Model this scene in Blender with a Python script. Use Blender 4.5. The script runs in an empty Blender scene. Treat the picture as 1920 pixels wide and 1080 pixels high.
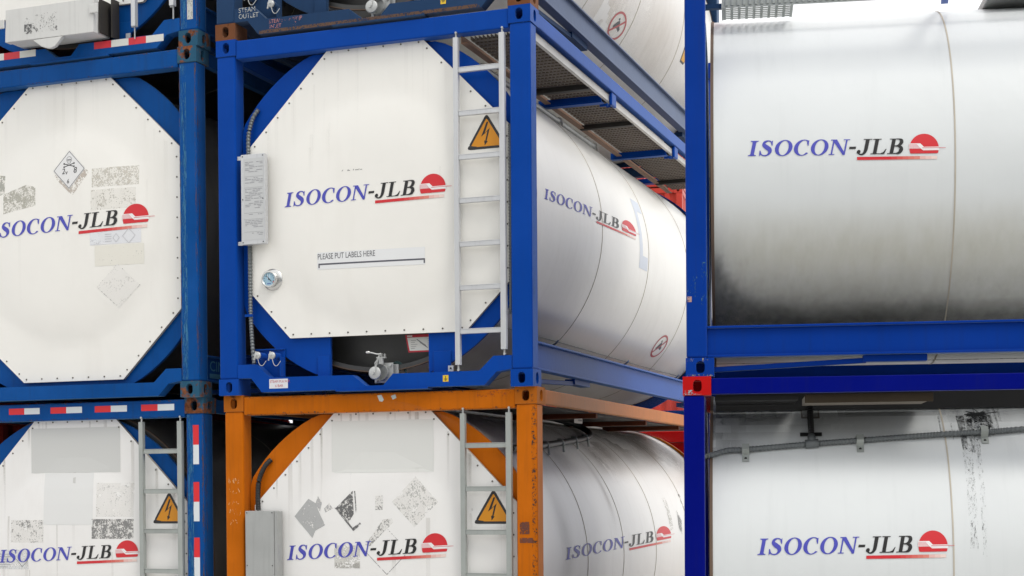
import bpy, bmesh, math, random
from math import sin, cos, pi, radians, sqrt
from mathutils import Vector, Matrix
from mathutils.geometry import tessellate_polygon

random.seed(7)
SC = bpy.context.scene
COL = SC.collection

# ------------------------------------------------------------------ camera
cd = bpy.data.cameras.new('camera')
cam = bpy.data.objects.new('camera', cd)
COL.objects.link(cam)
cd.sensor_width = 36.0
cd.lens = 2878.4 / 1920 * 36
cd.shift_y = (949.15 - 540) / 1920
cd.clip_start, cd.clip_end = 0.1, 500
cam.matrix_world = (Matrix.Translation((0, 0, 1.8873)) @ Matrix.Rotation(pi / 2 - 0.0109, 4, 'X')
                    @ Matrix.Rotation(-0.00744, 4, 'Z'))
SC.camera = cam

# ------------------------------------------------------------------ sky, sun, exposure
SUN_DIR = Vector((0.40, -0.43, 0.81)).normalized()        # towards the sun
w = bpy.data.worlds.new('World')
SC.world = w
w.use_nodes = True
nt = w.node_tree
bg = nt.nodes['Background']
sky = nt.nodes.new('ShaderNodeTexSky')
sky.sky_type = 'NISHITA'
sky.sun_disc = False
sky.sun_elevation = math.asin(SUN_DIR.z)
sky.sun_rotation = math.atan2(SUN_DIR.x, SUN_DIR.y)
sky.air_density, sky.dust_density, sky.ozone_density = 1.0, 6.0, 1.0
hs = nt.nodes.new('ShaderNodeHueSaturation')
hs.inputs['Saturation'].default_value = 0.22
nt.links.new(sky.outputs[0], hs.inputs['Color'])
cloud = nt.nodes.new('ShaderNodeMix')                      # even white overcast over the blue
cloud.data_type = 'RGBA'
cloud.inputs[0].default_value = 0.86
cloud.inputs[7].default_value = (7.0, 7.05, 7.15, 1)
nt.links.new(hs.outputs[0], cloud.inputs[6])
nt.links.new(cloud.outputs[2], bg.inputs['Color'])
bg.inputs['Strength'].default_value = 0.13
sl = bpy.data.lights.new('sun', 'SUN')
sl.energy = 0.95
sl.angle = radians(20)
sl.color = (1.0, 0.96, 0.90)
so = bpy.data.objects.new('sun', sl)
COL.objects.link(so)
so.rotation_euler = SUN_DIR.to_track_quat('Z', 'Y').to_euler()
so.location = (-20, -20, 30)
SC.view_settings.view_transform = 'Standard'
SC.view_settings.look = 'None'
SC.view_settings.gamma = 1
SC.view_settings.exposure = 0.55
SC.cycles.max_bounces = 8

# ------------------------------------------------------------------ materials
def nodes(m):
    m.use_nodes = True
    n = m.node_tree
    return n, n.nodes['Principled BSDF']

def N(n, t, **kw):
    x = n.nodes.new(t)
    for k, v in kw.items():
        if k in x.inputs: x.inputs[k].default_value = v
        else: setattr(x, k, v)
    return x

def ramp(n, fac, a, b):
    x = N(n, 'ShaderNodeMapRange', clamp=True)
    x.inputs['From Min'].default_value = a
    x.inputs['From Max'].default_value = b
    n.links.new(fac, x.inputs['Value'])
    return x.outputs['Result']

def coords(n, scale=(1, 1, 1)):
    tc = N(n, 'ShaderNodeTexCoord')
    oi = N(n, 'ShaderNodeObjectInfo')
    mul = N(n, 'ShaderNodeMath', operation='MULTIPLY')
    mul.inputs[1].default_value = 37.0
    n.links.new(oi.outputs['Random'], mul.inputs[0])
    ad = N(n, 'ShaderNodeVectorMath', operation='ADD')
    n.links.new(tc.outputs['Object'], ad.inputs[0])
    n.links.new(mul.outputs[0], ad.inputs[1])
    mp = N(n, 'ShaderNodeMapping')
    mp.inputs['Scale'].default_value = scale
    n.links.new(ad.outputs[0], mp.inputs['Vector'])
    return mp.outputs[0]

def noise(n, vec, scale, detail=4, rough=.55):
    x = N(n, 'ShaderNodeTexNoise', Scale=scale, Detail=detail, Roughness=rough)
    n.links.new(vec, x.inputs['Vector'])
    return x.outputs[0]

def mix(n, fac, a, b):
    x = N(n, 'ShaderNodeMix', data_type='RGBA')
    if hasattr(fac, 'is_linked'): n.links.new(fac, x.inputs[0])
    else: x.inputs[0].default_value = fac
    for s, v in ((6, a), (7, b)):
        if hasattr(v, 'is_linked'): n.links.new(v, x.inputs[s])
        else: x.inputs[s].default_value = (*v, 1)
    return x.outputs[2]

def scalefac(n, fac, k):
    x = N(n, 'ShaderNodeMath', operation='MULTIPLY')
    n.links.new(fac, x.inputs[0]); x.inputs[1].default_value = k
    return x.outputs[0]

def paint(name, col, rough=.36, rust=0., tone=.22, streak=.25, metal=0., rustcol=(.09, .032, .014), fade=None, bump=.12, spec=.07):
    m = bpy.data.materials.new(name)
    n, p = nodes(m)
    v = coords(n)
    dark = tuple(c * .55 for c in col)
    lite = fade or tuple(min(1, c * 1.25 + .012) for c in col)
    c = mix(n, ramp(n, noise(n, v, 2.2, 5, .6), .30, .72), dark, lite)
    c = mix(n, 1 - tone, c, col)
    vs = coords(n, (22, 22, 1.3))
    s = ramp(n, noise(n, vs, 1.6, 4), .52, .80)
    c = mix(n, scalefac(n, s, streak), c, tuple(x * .45 + .012 for x in col))
    if rust > 0:
        t = .74 - rust * .36
        a = ramp(n, noise(n, v, 11, 8, .66), t, t + .05)
        rc = mix(n, ramp(n, noise(n, v, 30, 4, .7), .35, .65), rustcol, tuple(x * 2.6 for x in rustcol))
        c = mix(n, a, c, rc)
        rr = N(n, 'ShaderNodeMapRange')
        rr.inputs['To Min'].default_value = rough; rr.inputs['To Max'].default_value = .85
        n.links.new(a, rr.inputs['Value'])
        n.links.new(rr.outputs[0], p.inputs['Roughness'])
    else:
        p.inputs['Roughness'].default_value = rough
    n.links.new(c, p.inputs['Base Color'])
    p.inputs['Metallic'].default_value = metal
    p.inputs['Specular IOR Level'].default_value = .5 if metal else spec
    if not metal:                                                 # sheen puts the pale sky reflection at a slant into the paint
        p.inputs['Sheen Weight'].default_value = .42
        p.inputs['Sheen Roughness'].default_value = .35
        mx = max(col); p.inputs['Sheen Tint'].default_value = tuple(.30 + .70 * (c / mx) ** .45 for c in col) + (1,)
    if bump:
        b = N(n, 'ShaderNodeBump', Strength=bump, Distance=.004)
        n.links.new(noise(n, v, 26, 4, .6), b.inputs['Height'])
        n.links.new(b.outputs[0], p.inputs['Normal'])
    return m

def cladding(name, col, rough=.30, stain=.3, staincol=(.30, .24, .17)):
    m = bpy.data.materials.new(name)
    n, p = nodes(m)
    v = coords(n)
    c = mix(n, ramp(n, noise(n, v, 1.1, 4), .3, .7), tuple(x * .955 for x in col), col)
    vs = coords(n, (1.6, 7, .35))
    s = ramp(n, noise(n, vs, 1.9, 5, .62), .54, .86)
    c = mix(n, scalefac(n, s, stain), c, staincol)
    f = ramp(n, noise(n, v, 60, 6, .7), .70, .74)
    c = mix(n, scalefac(n, f, .16), c, (.25, .22, .18))
    n.links.new(c, p.inputs['Base Color'])
    p.inputs['Roughness'].default_value = rough
    b = N(n, 'ShaderNodeBump', Strength=.16, Distance=.035)
    n.links.new(noise(n, coords(n, (1, 1, 1)), 2.6, 3), b.inputs['Height'])
    n.links.new(b.outputs[0], p.inputs['Normal'])
    return m

def grime_shade_material(name, mscale):
    m = bpy.data.materials.new(name)
    n, p = nodes(m)
    at = N(n, 'ShaderNodeAttribute', attribute_name='Col')
    n.links.new(at.outputs['Color'], p.inputs['Base Color'])
    p.inputs['Roughness'].default_value = .6
    f = ramp(n, noise(n, coords(n, mscale), 1.5, 7, .62), .28, .72)
    ma = N(n, 'ShaderNodeMath', operation='MULTIPLY_ADD'); n.links.new(f, ma.inputs[0]); ma.inputs[1].default_value = .42; ma.inputs[2].default_value = .72
    al = N(n, 'ShaderNodeMath', operation='MULTIPLY', use_clamp=True)
    n.links.new(at.outputs['Alpha'], al.inputs[0]); n.links.new(ma.outputs[0], al.inputs[1])
    n.links.new(al.outputs[0], p.inputs['Alpha'])
    return m

def decal_material(name, mscale):
    m = bpy.data.materials.new(name)
    n, p = nodes(m)
    at = N(n, 'ShaderNodeAttribute', attribute_name='Col')
    n.links.new(at.outputs['Color'], p.inputs['Base Color'])
    p.inputs['Roughness'].default_value = .45
    v = coords(n, mscale)
    f = ramp(n, noise(n, v, 9, 9, .68), .34, .66)
    f2 = ramp(n, noise(n, v, 2.2, 3, .5), .30, .70)
    add = N(n, 'ShaderNodeMath', operation='MULTIPLY_ADD')
    n.links.new(f, add.inputs[0]); add.inputs[1].default_value = .62
    n.links.new(scalefac(n, f2, .37), add.inputs[2])
    gt = N(n, 'ShaderNodeMath', operation='SUBTRACT')
    n.links.new(at.outputs['Alpha'], gt.inputs[0])
    n.links.new(add.outputs[0], gt.inputs[1])
    al = N(n, 'ShaderNodeMath', operation='MULTIPLY', use_clamp=True)
    n.links.new(gt.outputs[0], al.inputs[0]); al.inputs[1].default_value = 7
    n.links.new(al.outputs[0], p.inputs['Alpha'])
    return m

def flat(name, col, rough=.5, metal=0.):
    m = bpy.data.materials.new(name)
    n, p = nodes(m)
    v = coords(n)
    c = mix(n, ramp(n, noise(n, v, 5, 5), .3, .7), tuple(x * .8 for x in col), col)
    n.links.new(c, p.inputs['Base Color'])
    p.inputs['Roughness'].default_value = rough
    p.inputs['Metallic'].default_value = metal
    return m

M = dict(
    blue=paint('bright_blue_paint', (.0005, .050, .310), tone=.22, streak=.2, rust=.01),
    oldblue=paint('weathered_blue_paint', (.0005, .066, .270), rust=.05, tone=.40, streak=.45),
    oldblue_rust=paint('rusty_blue_paint', (.020, .085, .150), rust=.62, rough=.55),
    deepblue=paint('deep_blue_paint', (.0005, .033, .255), rust=.02, tone=.15),
    indigo=paint('indigo_paint', (.0006, .004, .165), tone=.10, spec=.03),
    slate=paint('dirty_slate_blue_paint', (.016, .045, .110), rust=.12, rough=.5),
    steelblue=paint('grey_blue_paint', (.06, .09, .17), rust=.03),
    orange=paint('orange_paint', (.52, .128, .002), rust=.11, tone=.35, streak=.40, rustcol=(.10, .028, .010)),
    orange_rust=paint('rusty_orange_paint', (.42, .115, .008), rust=.50, rough=.6, rustcol=(.06, .020, .009)),
    red=paint('red_casting_paint', (.46, .006, .006), rust=.10),
    boxred=paint('faded_red_paint', (.46, .050, .035), rust=.04, tone=.4),
    rust=paint('rusted_steel', (.16, .062, .028), rust=.45, rough=.8, rustcol=(.075, .028, .012), bump=.4),
    warm=cladding('cream_cladding', (.83, .815, .765), stain=.10),
    white=cladding('white_cladding', (.82, .812, .79), stain=.14),
    cool=cladding('cool_white_cladding', (.67, .695, .695), stain=.10, staincol=(.22, .24, .24)),
    stained=cladding('stained_white_cladding', (.80, .785, .755), stain=.16),
    dullshell=cladding('dull_steel_shell', (.12, .117, .11), stain=.5, staincol=(.05, .045, .04)),
    seam=flat('seam_sealant', (.50, .45, .37), .7),
    rim=flat('brown_edge_trim', (.14, .09, .06), .7),
    head=flat('grey_tank_head', (.075, .075, .073), .45, .3),
    dark=flat('black_rubber', (.012, .012, .013), .5),
    rivet=flat('dark_rivet', (.10, .09, .075), .6),
    alu=paint('brushed_aluminium', (.58, .59, .60), rough=.42, metal=.35, tone=.12, bump=.04),
    galv=paint('galvanised_steel', (.37, .395, .375), rough=.5, metal=.3, tone=.35, bump=.1),
    chrome=flat('polished_steel', (.72, .72, .70), .22, .85),
    valve=paint('dull_steel', (.50, .51, .50), rough=.45, metal=.4, tone=.35),
    conduit=flat('grey_conduit', (.15, .165, .17), .5, .3),
    grate=paint('grating_steel', (.115, .092, .072), rough=.65, tone=.4),
    edge=flat('pale_edge_angle', (.62, .60, .56), .5),
    pitch=flat('shade_black_steel', (.008, .008, .008), .8),  # near black puts the shade under the top rail into the colour
    bronze=paint('bronze_channel', (.045, .034, .022), rough=.6),
    redbrown=paint('red_brown_channel', (.11, .03, .012), rough=.6, rust=.2),
    brown=paint('brown_angle', (.24, .135, .085), rough=.6, rust=.1),
    darkbar=flat('dark_channel', (.032, .028, .024), .6),
    greybox=paint('grey_document_box', (.40, .41, .40), rough=.45, metal=.3, tone=.3),
    whitebox=paint('off_white_box', (.62, .62, .60), rough=.5, tone=.15, rust=.01),
    grime_shade=grime_shade_material('grime_shade_film', (8, 8, 2.0)),  # soft film for dirt, and for shade painted on the lower right tank
    decal=decal_material('printed_film', (9, 9, 9)),
    streak=decal_material('run_streaks', (34, 34, 2.2)),
)

# ------------------------------------------------------------------ mesh builder
class MB:
    def __init__(s): s.v, s.f, s.m, s.s = [], [], [], []
    def face(s, idx, mi=0, sm=False): s.f.append(idx); s.m.append(mi); s.s.append(sm)
    def box(s, a, b, mi=0):
        x0, y0, z0 = a; x1, y1, z1 = b; k = len(s.v)
        s.v += [(x0, y0, z0), (x1, y0, z0), (x1, y1, z0), (x0, y1, z0), (x0, y0, z1), (x1, y0, z1), (x1, y1, z1), (x0, y1, z1)]
        for q in ((0, 3, 2, 1), (4, 5, 6, 7), (0, 1, 5, 4), (1, 2, 6, 5), (2, 3, 7, 6), (3, 0, 4, 7)):
            s.face([k + i for i in q], mi)
        return s
    def hexa(s, p, mi=0):
        k = len(s.v); s.v += [tuple(q) for q in p]
        for q in ((0, 3, 2, 1), (4, 5, 6, 7), (0, 1, 5, 4), (1, 2, 6, 5), (2, 3, 7, 6), (3, 0, 4, 7)):
            s.face([k + i for i in q], mi)
        return s
    def prism(s, loops, a0, a1, mi=0, ax='y', sides=True):
        """loops[0] outline, further loops holes, in the plane across ax; extruded from a0 to a1"""
        if not isinstance(loops[0][0], (tuple, list)): loops = [loops]
        def P(p, a): return (p[0], a, p[1]) if ax == 'y' else ((a, p[0], p[1]) if ax == 'x' else (p[0], p[1], a))
        flatp = [p for l in loops for p in l]
        tri = tessellate_polygon([[Vector((p[0], p[1], 0)) for p in l] for l in loops])
        k = len(s.v); n = len(flatp)
        s.v += [P(p, a0) for p in flatp] + [P(p, a1) for p in flatp]
        for t in tri:
            s.face([k + i for i in t], mi); s.face([k + n + i for i in reversed(t)], mi)
        if sides:
            o = k
            for l in loops:
                m = len(l)
                for i in range(m):
                    j = (i + 1) % m
                    s.face([o + i, o + j, o + n + j, o + n + i], mi)
                o += m
        return s
    def bar(s, p, q, wd, ht, mi=0, up=(0, 0, 1)):
        p, q = Vector(p), Vector(q); d = (q - p).normalized()
        x = d.cross(Vector(up))
        if x.length < 1e-4: x = d.cross(Vector((1, 0, 0)))
        x.normalize(); y = x.cross(d)
        c = [(-1, -1), (1, -1), (1, 1), (-1, 1)]
        return s.hexa([p + x * (a * wd / 2) + y * (b * ht / 2) for a, b in c] + [q + x * (a * wd / 2) + y * (b * ht / 2) for a, b in c], mi)
    def tube(s, pts, r, n=10, mi=0, ridge=0., pitch=.02, cap=True):
        pts = [Vector(p) for p in pts]
        path = []
        for i in range(len(pts) - 1):                          # Catmull-Rom
            p0, p1, p2, p3 = pts[max(i - 1, 0)], pts[i], pts[i + 1], pts[min(i + 2, len(pts) - 1)]
            ln = (p2 - p1).length
            st = max(2, int(ln / (pitch / 2 if ridge else max(.02, r))))
            st = min(st, 400)
            for k in range(st):
                t = k / st
                path.append(.5 * ((2 * p1) + (p2 - p0) * t + (2 * p0 - 5 * p1 + 4 * p2 - p3) * t * t + (3 * p1 - p0 - 3 * p2 + p3) * t ** 3))
        path.append(pts[-1])
        k = len(s.v); up = Vector((0, 0, 1))
        for i, c in enumerate(path):
            d = (path[min(i + 1, len(path) - 1)] - path[max(i - 1, 0)])
            d.normalize()
            x = d.cross(up)
            if x.length < .2: x = d.cross(Vector((0, 1, 0)))
            x.normalize(); y = x.cross(d)
            rr = r * (1 - ridge if i % 2 else 1)
            s.v += [tuple(c + x * (rr * cos(2 * pi * j / n)) + y * (rr * sin(2 * pi * j / n))) for j in range(n)]
        for i in range(len(path) - 1):
            for j in range(n):
                j2 = (j + 1) % n
                s.face([k + i * n + j, k + i * n + j2, k + (i + 1) * n + j2, k + (i + 1) * n + j], mi, ridge == 0)
        if cap:
            s.face([k + j for j in range(n)], mi); s.face([k + (len(path) - 1) * n + j for j in reversed(range(n))], mi)
        return s
    def lathe(s, prof, c, axis='y', n=32, mi=0, sm=True):
        """prof: (offset along axis, radius)"""
        k = len(s.v)
        for o, r in prof:
            for j in range(n):
                a = 2 * pi * j / n; u, v = r * cos(a), r * sin(a)
                s.v.append((c[0] + u, c[1] + o, c[2] + v) if axis == 'y' else ((c[0] + o, c[1] + u, c[2] + v) if axis == 'x' else (c[0] + u, c[1] + v, c[2] + o)))
        for i in range(len(prof) - 1):
            for j in range(n):
                j2 = (j + 1) % n
                s.face([k + i * n + j, k + i * n + j2, k + (i + 1) * n + j2, k + (i + 1) * n + j], mi, sm)
        return s
    def cyl(s, c, r, l, axis='y', n=20, mi=0):
        s.lathe([(0, r), (l, r)], c, axis, n, mi)
        for o in (0, l): s.lathe([(o, r), (o, r * .02)], c, axis, n, mi, False)
        return s
    def build(s, name, mats, parent=None, bevel=0., label=None):
        me = bpy.data.meshes.new(name)
        me.from_pydata(s.v, [], s.f)
        for m in (mats if isinstance(mats, (list, tuple)) else [mats]): me.materials.append(M[m] if isinstance(m, str) else m)
        me.polygons.foreach_set('material_index', s.m)
        me.polygons.foreach_set('use_smooth', s.s)
        bm = bmesh.new(); bm.from_mesh(me)
        bmesh.ops.recalc_face_normals(bm, faces=bm.faces[:])
        bm.to_mesh(me); bm.free()
        o = bpy.data.objects.new(name, me)
        COL.objects.link(o)
        if parent: o.parent = parent
        if bevel:
            b = o.modifiers.new('bevel', 'BEVEL'); b.width = bevel; b.segments = 2; b.limit_method = 'ANGLE'; b.angle_limit = radians(40)
        if label: o['label'] = label
        return o

# ------------------------------------------------------------------ flat film: stickers, lettering, marks
def rect(x0, y0, x1, y1): return [(x0, y0), (x1, y0), (x1, y1), (x0, y1)]
def circle(cx, cy, r, n=40, a0=0, a1=2 * pi, ry=None):
    full = abs(a1 - a0 - 2 * pi) < 1e-6
    return [(cx + r * cos(a0 + (a1 - a0) * i / (n if full else n - 1)), cy + (ry or r) * sin(a0 + (a1 - a0) * i / (n if full else n - 1))) for i in range(n)]
def line(p, q, t):
    d = Vector((q[0] - p[0], q[1] - p[1])); d.normalize(); nx, ny = -d.y * t / 2, d.x * t / 2
    return [(p[0] + nx, p[1] + ny), (p[0] - nx, p[1] - ny), (q[0] - nx, q[1] - ny), (q[0] + nx, q[1] + ny)]

def film(name, items, mapf, parent, mat='decal', grid=.12, label=None):
    if mapf is cmap or mapf.__name__ == 'round': grid = .05
    """items: (outline or [outline, holes...], rgba, layer)"""
    bm = bmesh.new(); cl = bm.loops.layers.float_color.new('Col')
    for poly, col, lay in items:
        loops = poly if isinstance(poly[0][0], (tuple, list)) else [poly]
        pts = [p for l in loops for p in l]
        b = bmesh.new()
        vs = [b.verts.new((p[0], p[1], 0)) for p in pts]
        for t in tessellate_polygon([[Vector((p[0], p[1], 0)) for p in l] for l in loops]):
            try: b.faces.new([vs[i] for i in t])
            except ValueError: pass
        xs = [p[0] for p in pts]; ys = [p[1] for p in pts]
        for lo, hi, ax in ((min(xs), max(xs), 0), (min(ys), max(ys), 1)):
            g = math.floor(lo / grid) * grid + grid
            while g < hi - 1e-6:
                co = [0, 0, 0]; no = [0, 0, 0]; co[ax] = g; no[ax] = 1
                bmesh.ops.bisect_plane(b, geom=b.verts[:] + b.edges[:] + b.faces[:], plane_co=co, plane_no=no)
                g += grid
        b.verts.ensure_lookup_table()
        new = {}
        for v in b.verts: new[v] = bm.verts.new(mapf(v.co.x, v.co.y, .0012 + .0007 * lay))
        for f in b.faces:
            try: nf = bm.faces.new([new[v] for v in f.verts])
            except ValueError: continue
            back = {new[v]: v.co for v in f.verts}
            for lp in nf.loops:
                a = col[3] if len(col) > 3 else 1.2
                if callable(a): a = a(back[lp.vert].x, back[lp.vert].y)
                lp[cl] = (*col[:3], a)
        b.free()
    me = bpy.data.meshes.new(name); bm.to_mesh(me); bm.free()
    me.materials.append(M[mat])
    o = bpy.data.objects.new(name, me); COL.objects.link(o); o.parent = parent
    if label: o['label'] = label
    return o

_tc = {}
def text_items(s, x, y, h, col, lay=1, wx=1.0, spacing=1.0, shear=0):
    """outlines of a line of plain lettering, cap height h, left end at x, baseline y"""
    k = (s, spacing, shear)
    if k not in _tc:
        c = bpy.data.curves.new('text', 'FONT'); c.body = s; c.size = 1.0; c.space_character = spacing; c.shear = shear; c.resolution_u = 3
        t = bpy.data.objects.new('text', c)
        me = bpy.data.meshes.new_from_object(t)
        _tc[k] = [[tuple(me.vertices[i].co[:2]) for i in p.vertices] for p in me.polygons]
        bpy.data.objects.remove(t); bpy.data.curves.remove(c); bpy.data.meshes.remove(me)
    sc = h / .69
    return [([(x + a * sc * wx, y + b * sc) for a, b in f], col, lay) for f in _tc[k]]

def brush(pts, ws, n=7):
    """a pen stroke through pts with widths ws, as one outline"""
    P = [Vector(p) for p in pts]; path = []; wid = []
    for i in range(len(P) - 1):
        p0, p1, p2, p3 = P[max(i - 1, 0)], P[i], P[i + 1], P[min(i + 2, len(P) - 1)]
        for k in range(n):
            t = k / n
            path.append(.5 * ((2 * p1) + (p2 - p0) * t + (2 * p0 - 5 * p1 + 4 * p2 - p3) * t * t + (3 * p1 - p0 - 3 * p2 + p3) * t ** 3))
            wid.append(ws[i] + (ws[i + 1] - ws[i]) * t)
    path.append(P[-1]); wid.append(ws[-1])
    L, R = [], []
    for i, c in enumerate(path):
        d = path[min(i + 1, len(path) - 1)] - path[max(i - 1, 0)]; d.normalize()
        nn = Vector((-d.y, d.x)) * wid[i] / 2
        L.append(tuple(c + nn)); R.append(tuple(c - nn))
    return [[L[i], R[i], R[i + 1], L[i + 1]] for i in range(len(L) - 1)]

BLU, BLK, REDC = (.060, .065, .42), (.012, .012, .012), (.60, .018, .026)
def logo_items():
    it = []
    def put(polys, x, col, lay=2):
        for p in polys:
            loops = p if isinstance(p[0][0], (tuple, list)) else [p]
            it.append(([[(x + a + .21 * b, b) for a, b in l] for l in loops], col, lay))
    I = [[(0, 0), (.53, 0), (.53, .045), (.42, .07), (.385, .12), (.385, .88), (.42, .93), (.53, .955), (.53, 1), (0, 1), (0, .955), (.11, .93), (.145, .88), (.145, .12), (.11, .07), (0, .045)]]
    O = [[circle(.57, .5, .57, 36, ry=.53), list(reversed(circle(.57, .5, .315, 36, ry=.475)))]]
    out = circle(.57, .5, .57, 26, radians(52), radians(318), ry=.53); inn = circle(.60, .5, .335, 26, radians(318), radians(58), ry=.475)
    C = [out + inn]; C3 = [[(.90, .99), (.93, .62), (.885, .62), (.80, .78), (.79, .90)]]
    S = brush([(.74, .74), (.62, .93), (.42, .985), (.23, .90), (.20, .73), (.40, .57), (.62, .42), (.68, .24), (.56, .06), (.34, .015), (.14, .10), (.05, .28)],
              [.05, .07, .07, .17, .22, .27, .27, .23, .10, .07, .07, .05])
    S2 = [[(.74, 1.01), (.78, .66), (.735, .66), (.66, .80), (.68, .94)]]; S3 = [[(.03, -.02), (-.01, .35), (.04, .35), (.12, .2), (.10, .05)]]
    Nn = [rect(.13, .05, .225, .93)]; N2 = [rect(0, 0, .38, .052)]; N3 = [[(-.02, 1), (.36, 1), (1.06, .07), (1.06, -.02), (.93, -.02), (.10, .945), (-.02, .945)]]
    N4 = [rect(.965, .07, 1.06, .96)]; N5 = [rect(.80, .95, 1.22, 1.0)]
    J = brush([(.57, .96), (.57, .6), (.56, .25), (.47, .06), (.30, -.005), (.14, .07)], [.24, .24, .23, .16, .08, .09])
    J2 = [circle(.13, .17, .125, 18)]; J3 = [rect(.30, .95, .86, 1)]
    L = [rect(.15, .05, .385, .95)]; L2 = [rect(0, .95, .54, 1)]; L3 = [[(0, 0), (.90, 0), (.98, .34), (.935, .34), (.80, .12), (.62, .053), (0, .053)]]
    B = [rect(.15, .05, .385, .95)]; B2 = [rect(0, .95, .4, 1)]; B3 = [rect(0, 0, .4, .052)]
    B4 = brush([(.37, .972), (.58, .965), (.74, .89), (.78, .75), (.70, .60), (.54, .53), (.37, .52)], [.055, .07, .19, .25, .19, .075, .055])
    B5 = brush([(.37, .505), (.60, .495), (.80, .42), (.85, .26), (.78, .10), (.58, .035), (.37, .028)], [.03, .07, .20, .27, .20, .075, .055])
    put(I, 0, BLU)
    for k, g in enumerate((S, S2, S3)): put(g, .72, BLU, 2 + .5 * k)
    put(O, 1.70, BLU); put(C, 2.95, BLU); put(C3, 2.95, BLU, 2.5); put(O, 4.06, BLU)
    for k, g in enumerate((N3, Nn, N2, N4, N5)): put(g, 5.30, BLU, 2 + .4 * k)
    put([rect(0, .36, .43, .51)], 6.57, BLK)
    for k, g in enumerate((J, J2, J3)): put(g, 7.10, BLK, 2 + .5 * k)
    for k, g in enumerate((L, L2, L3)): put(g, 8.02, BLK, 2 + .5 * k)
    for k, g in enumerate((B, B2, B3, B4, B5)): put(g, 9.10, BLK, 2 + .4 * k)
    cx, cy, r = 11.49, .345, .94                                   # the half-sunk sun
    it.append((circle(cx, cy, r, 48, radians(-20.5), radians(200.5)), REDC, 2))
    WH = (.78, .78, .77)
    it.append(([(10.53, .66), (11.25, .66), (11.48, .43), (12.46, .43), (12.46, .20), (11.42, .20), (11.26, .33), (10.50, .33)], WH, 3))
    for k in range(4): it.append((rect(10.53, .36 + .072 * k, 11.05 + .06 * (3 - k), .39 + .072 * k), (.72, .20, .22), 3.6))
    it.append(([(11.40, .345), (12.87, .345), (12.87, .372), (11.36, .385)], (.62, .10, .13), 4))
    it.append(([(11.28, .33), (11.42, .20), (12.35, .20), (12.35, .235), (11.45, .25)], (.80, .60, .60), 3.6))
    it.append((rect(10.67, .01, 12.31, .185), REDC, 2.6))
    n = 14                                                          # the underline fades out in print
    for k in range(n):
        a, b = 7.16 + 5.16 * k / n, 7.16 + 5.16 * (k + 1) / n
        f = max(0, (k - 5) / (n - 5.5)) ** 1.2
        it.append((rect(a, -.36, b, -.16), tuple(REDC[i] * (1 - f) + ((.80, .66, .60)[i] if f > .55 else (.74, .40, .30)[i]) * f for i in range(3)), 2))
    return it
LOGO = logo_items()

# ------------------------------------------------------------------ tank container
W, L, H = 2.438, 6.058, 2.591
CX, CZ, R = 1.219, 1.34, 1.19
CW, CL, CH = .162, .178, .118
PW, PD = .155, .135

def stadium(cx, cy, w_, h_, n=8):
    r = w_ / 2; k = h_ / 2 - r
    return [(cx + r * cos(a), cy + k + r * sin(a)) for a in [pi * i / n for i in range(n + 1)]] + \
           [(cx + r * cos(a), cy - k + r * sin(a)) for a in [pi + pi * i / n for i in range(n + 1)]]

def casting_mesh(mb, sx, sy):
    """hollow corner fitting, outer corner at the origin; sx, sy point inwards"""
    t = .026
    def F(ax, a, loops):
        tri = tessellate_polygon([[Vector((p[0], p[1], 0)) for p in l] for l in loops])
        pts = [p for l in loops for p in l]; k = len(mb.v)
        for p in pts: mb.v.append((p[0], a, p[1]) if ax == 'y' else ((a, p[0], p[1]) if ax == 'x' else (p[0], p[1], a)))
        for q in tri: mb.face([k + i for i in q])
    def RR(w_, h_, s, i=0): return [(s * x, z) for x, z in ((i, i), (w_ - i, i), (w_ - i, h_ - i), (i, h_ - i))]
    def tun(ax, a0, a1, loop):
        k = len(mb.v); n = len(loop)
        for a in (a0, a1):
            for p in loop: mb.v.append((p[0], a, p[1]) if ax == 'y' else (a, p[0], p[1]))
        for i in range(n):
            j = (i + 1) % n; mb.face([k + i, k + j, k + n + j, k + n + i])
    h1 = [(sx * p[0], p[1]) for p in stadium(.083, .059, .054, .080)]
    h2 = [(sy * p[0], p[1]) for p in stadium(.092, .059, .054, .080)]
    F('y', 0, [RR(CW, CH, sx), h1]); F('y', sy * t, [RR(CW, CH, sx, t), h1]); tun('y', 0, sy * t, h1)
    F('x', 0, [RR(CL, CH, sy), h2]); F('x', sx * t, [RR(CL, CH, sy, t), h2]); tun('x', 0, sx * t, h2)
    F('y', sy * CL, [RR(CW, CH, sx)]); F('y', sy * (CL - t), [RR(CW, CH, sx, t)])
    F('x', sx * CW, [RR(CL, CH, sy)]); F('x', sx * (CW - t), [RR(CL, CH, sy, t)])
    for z in (0, CH): F('z', z, [[(0, 0), (sx * CW, 0), (sx * CW, sy * CL), (0, sy * CL)]])
    for z in (t, CH - t): F('z', z, [[(sx * t, sy * t), (sx * (CW - t), sy * t), (sx * (CW - t), sy * (CL - t)), (sx * t, sy * (CL - t))]])
    return mb

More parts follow.
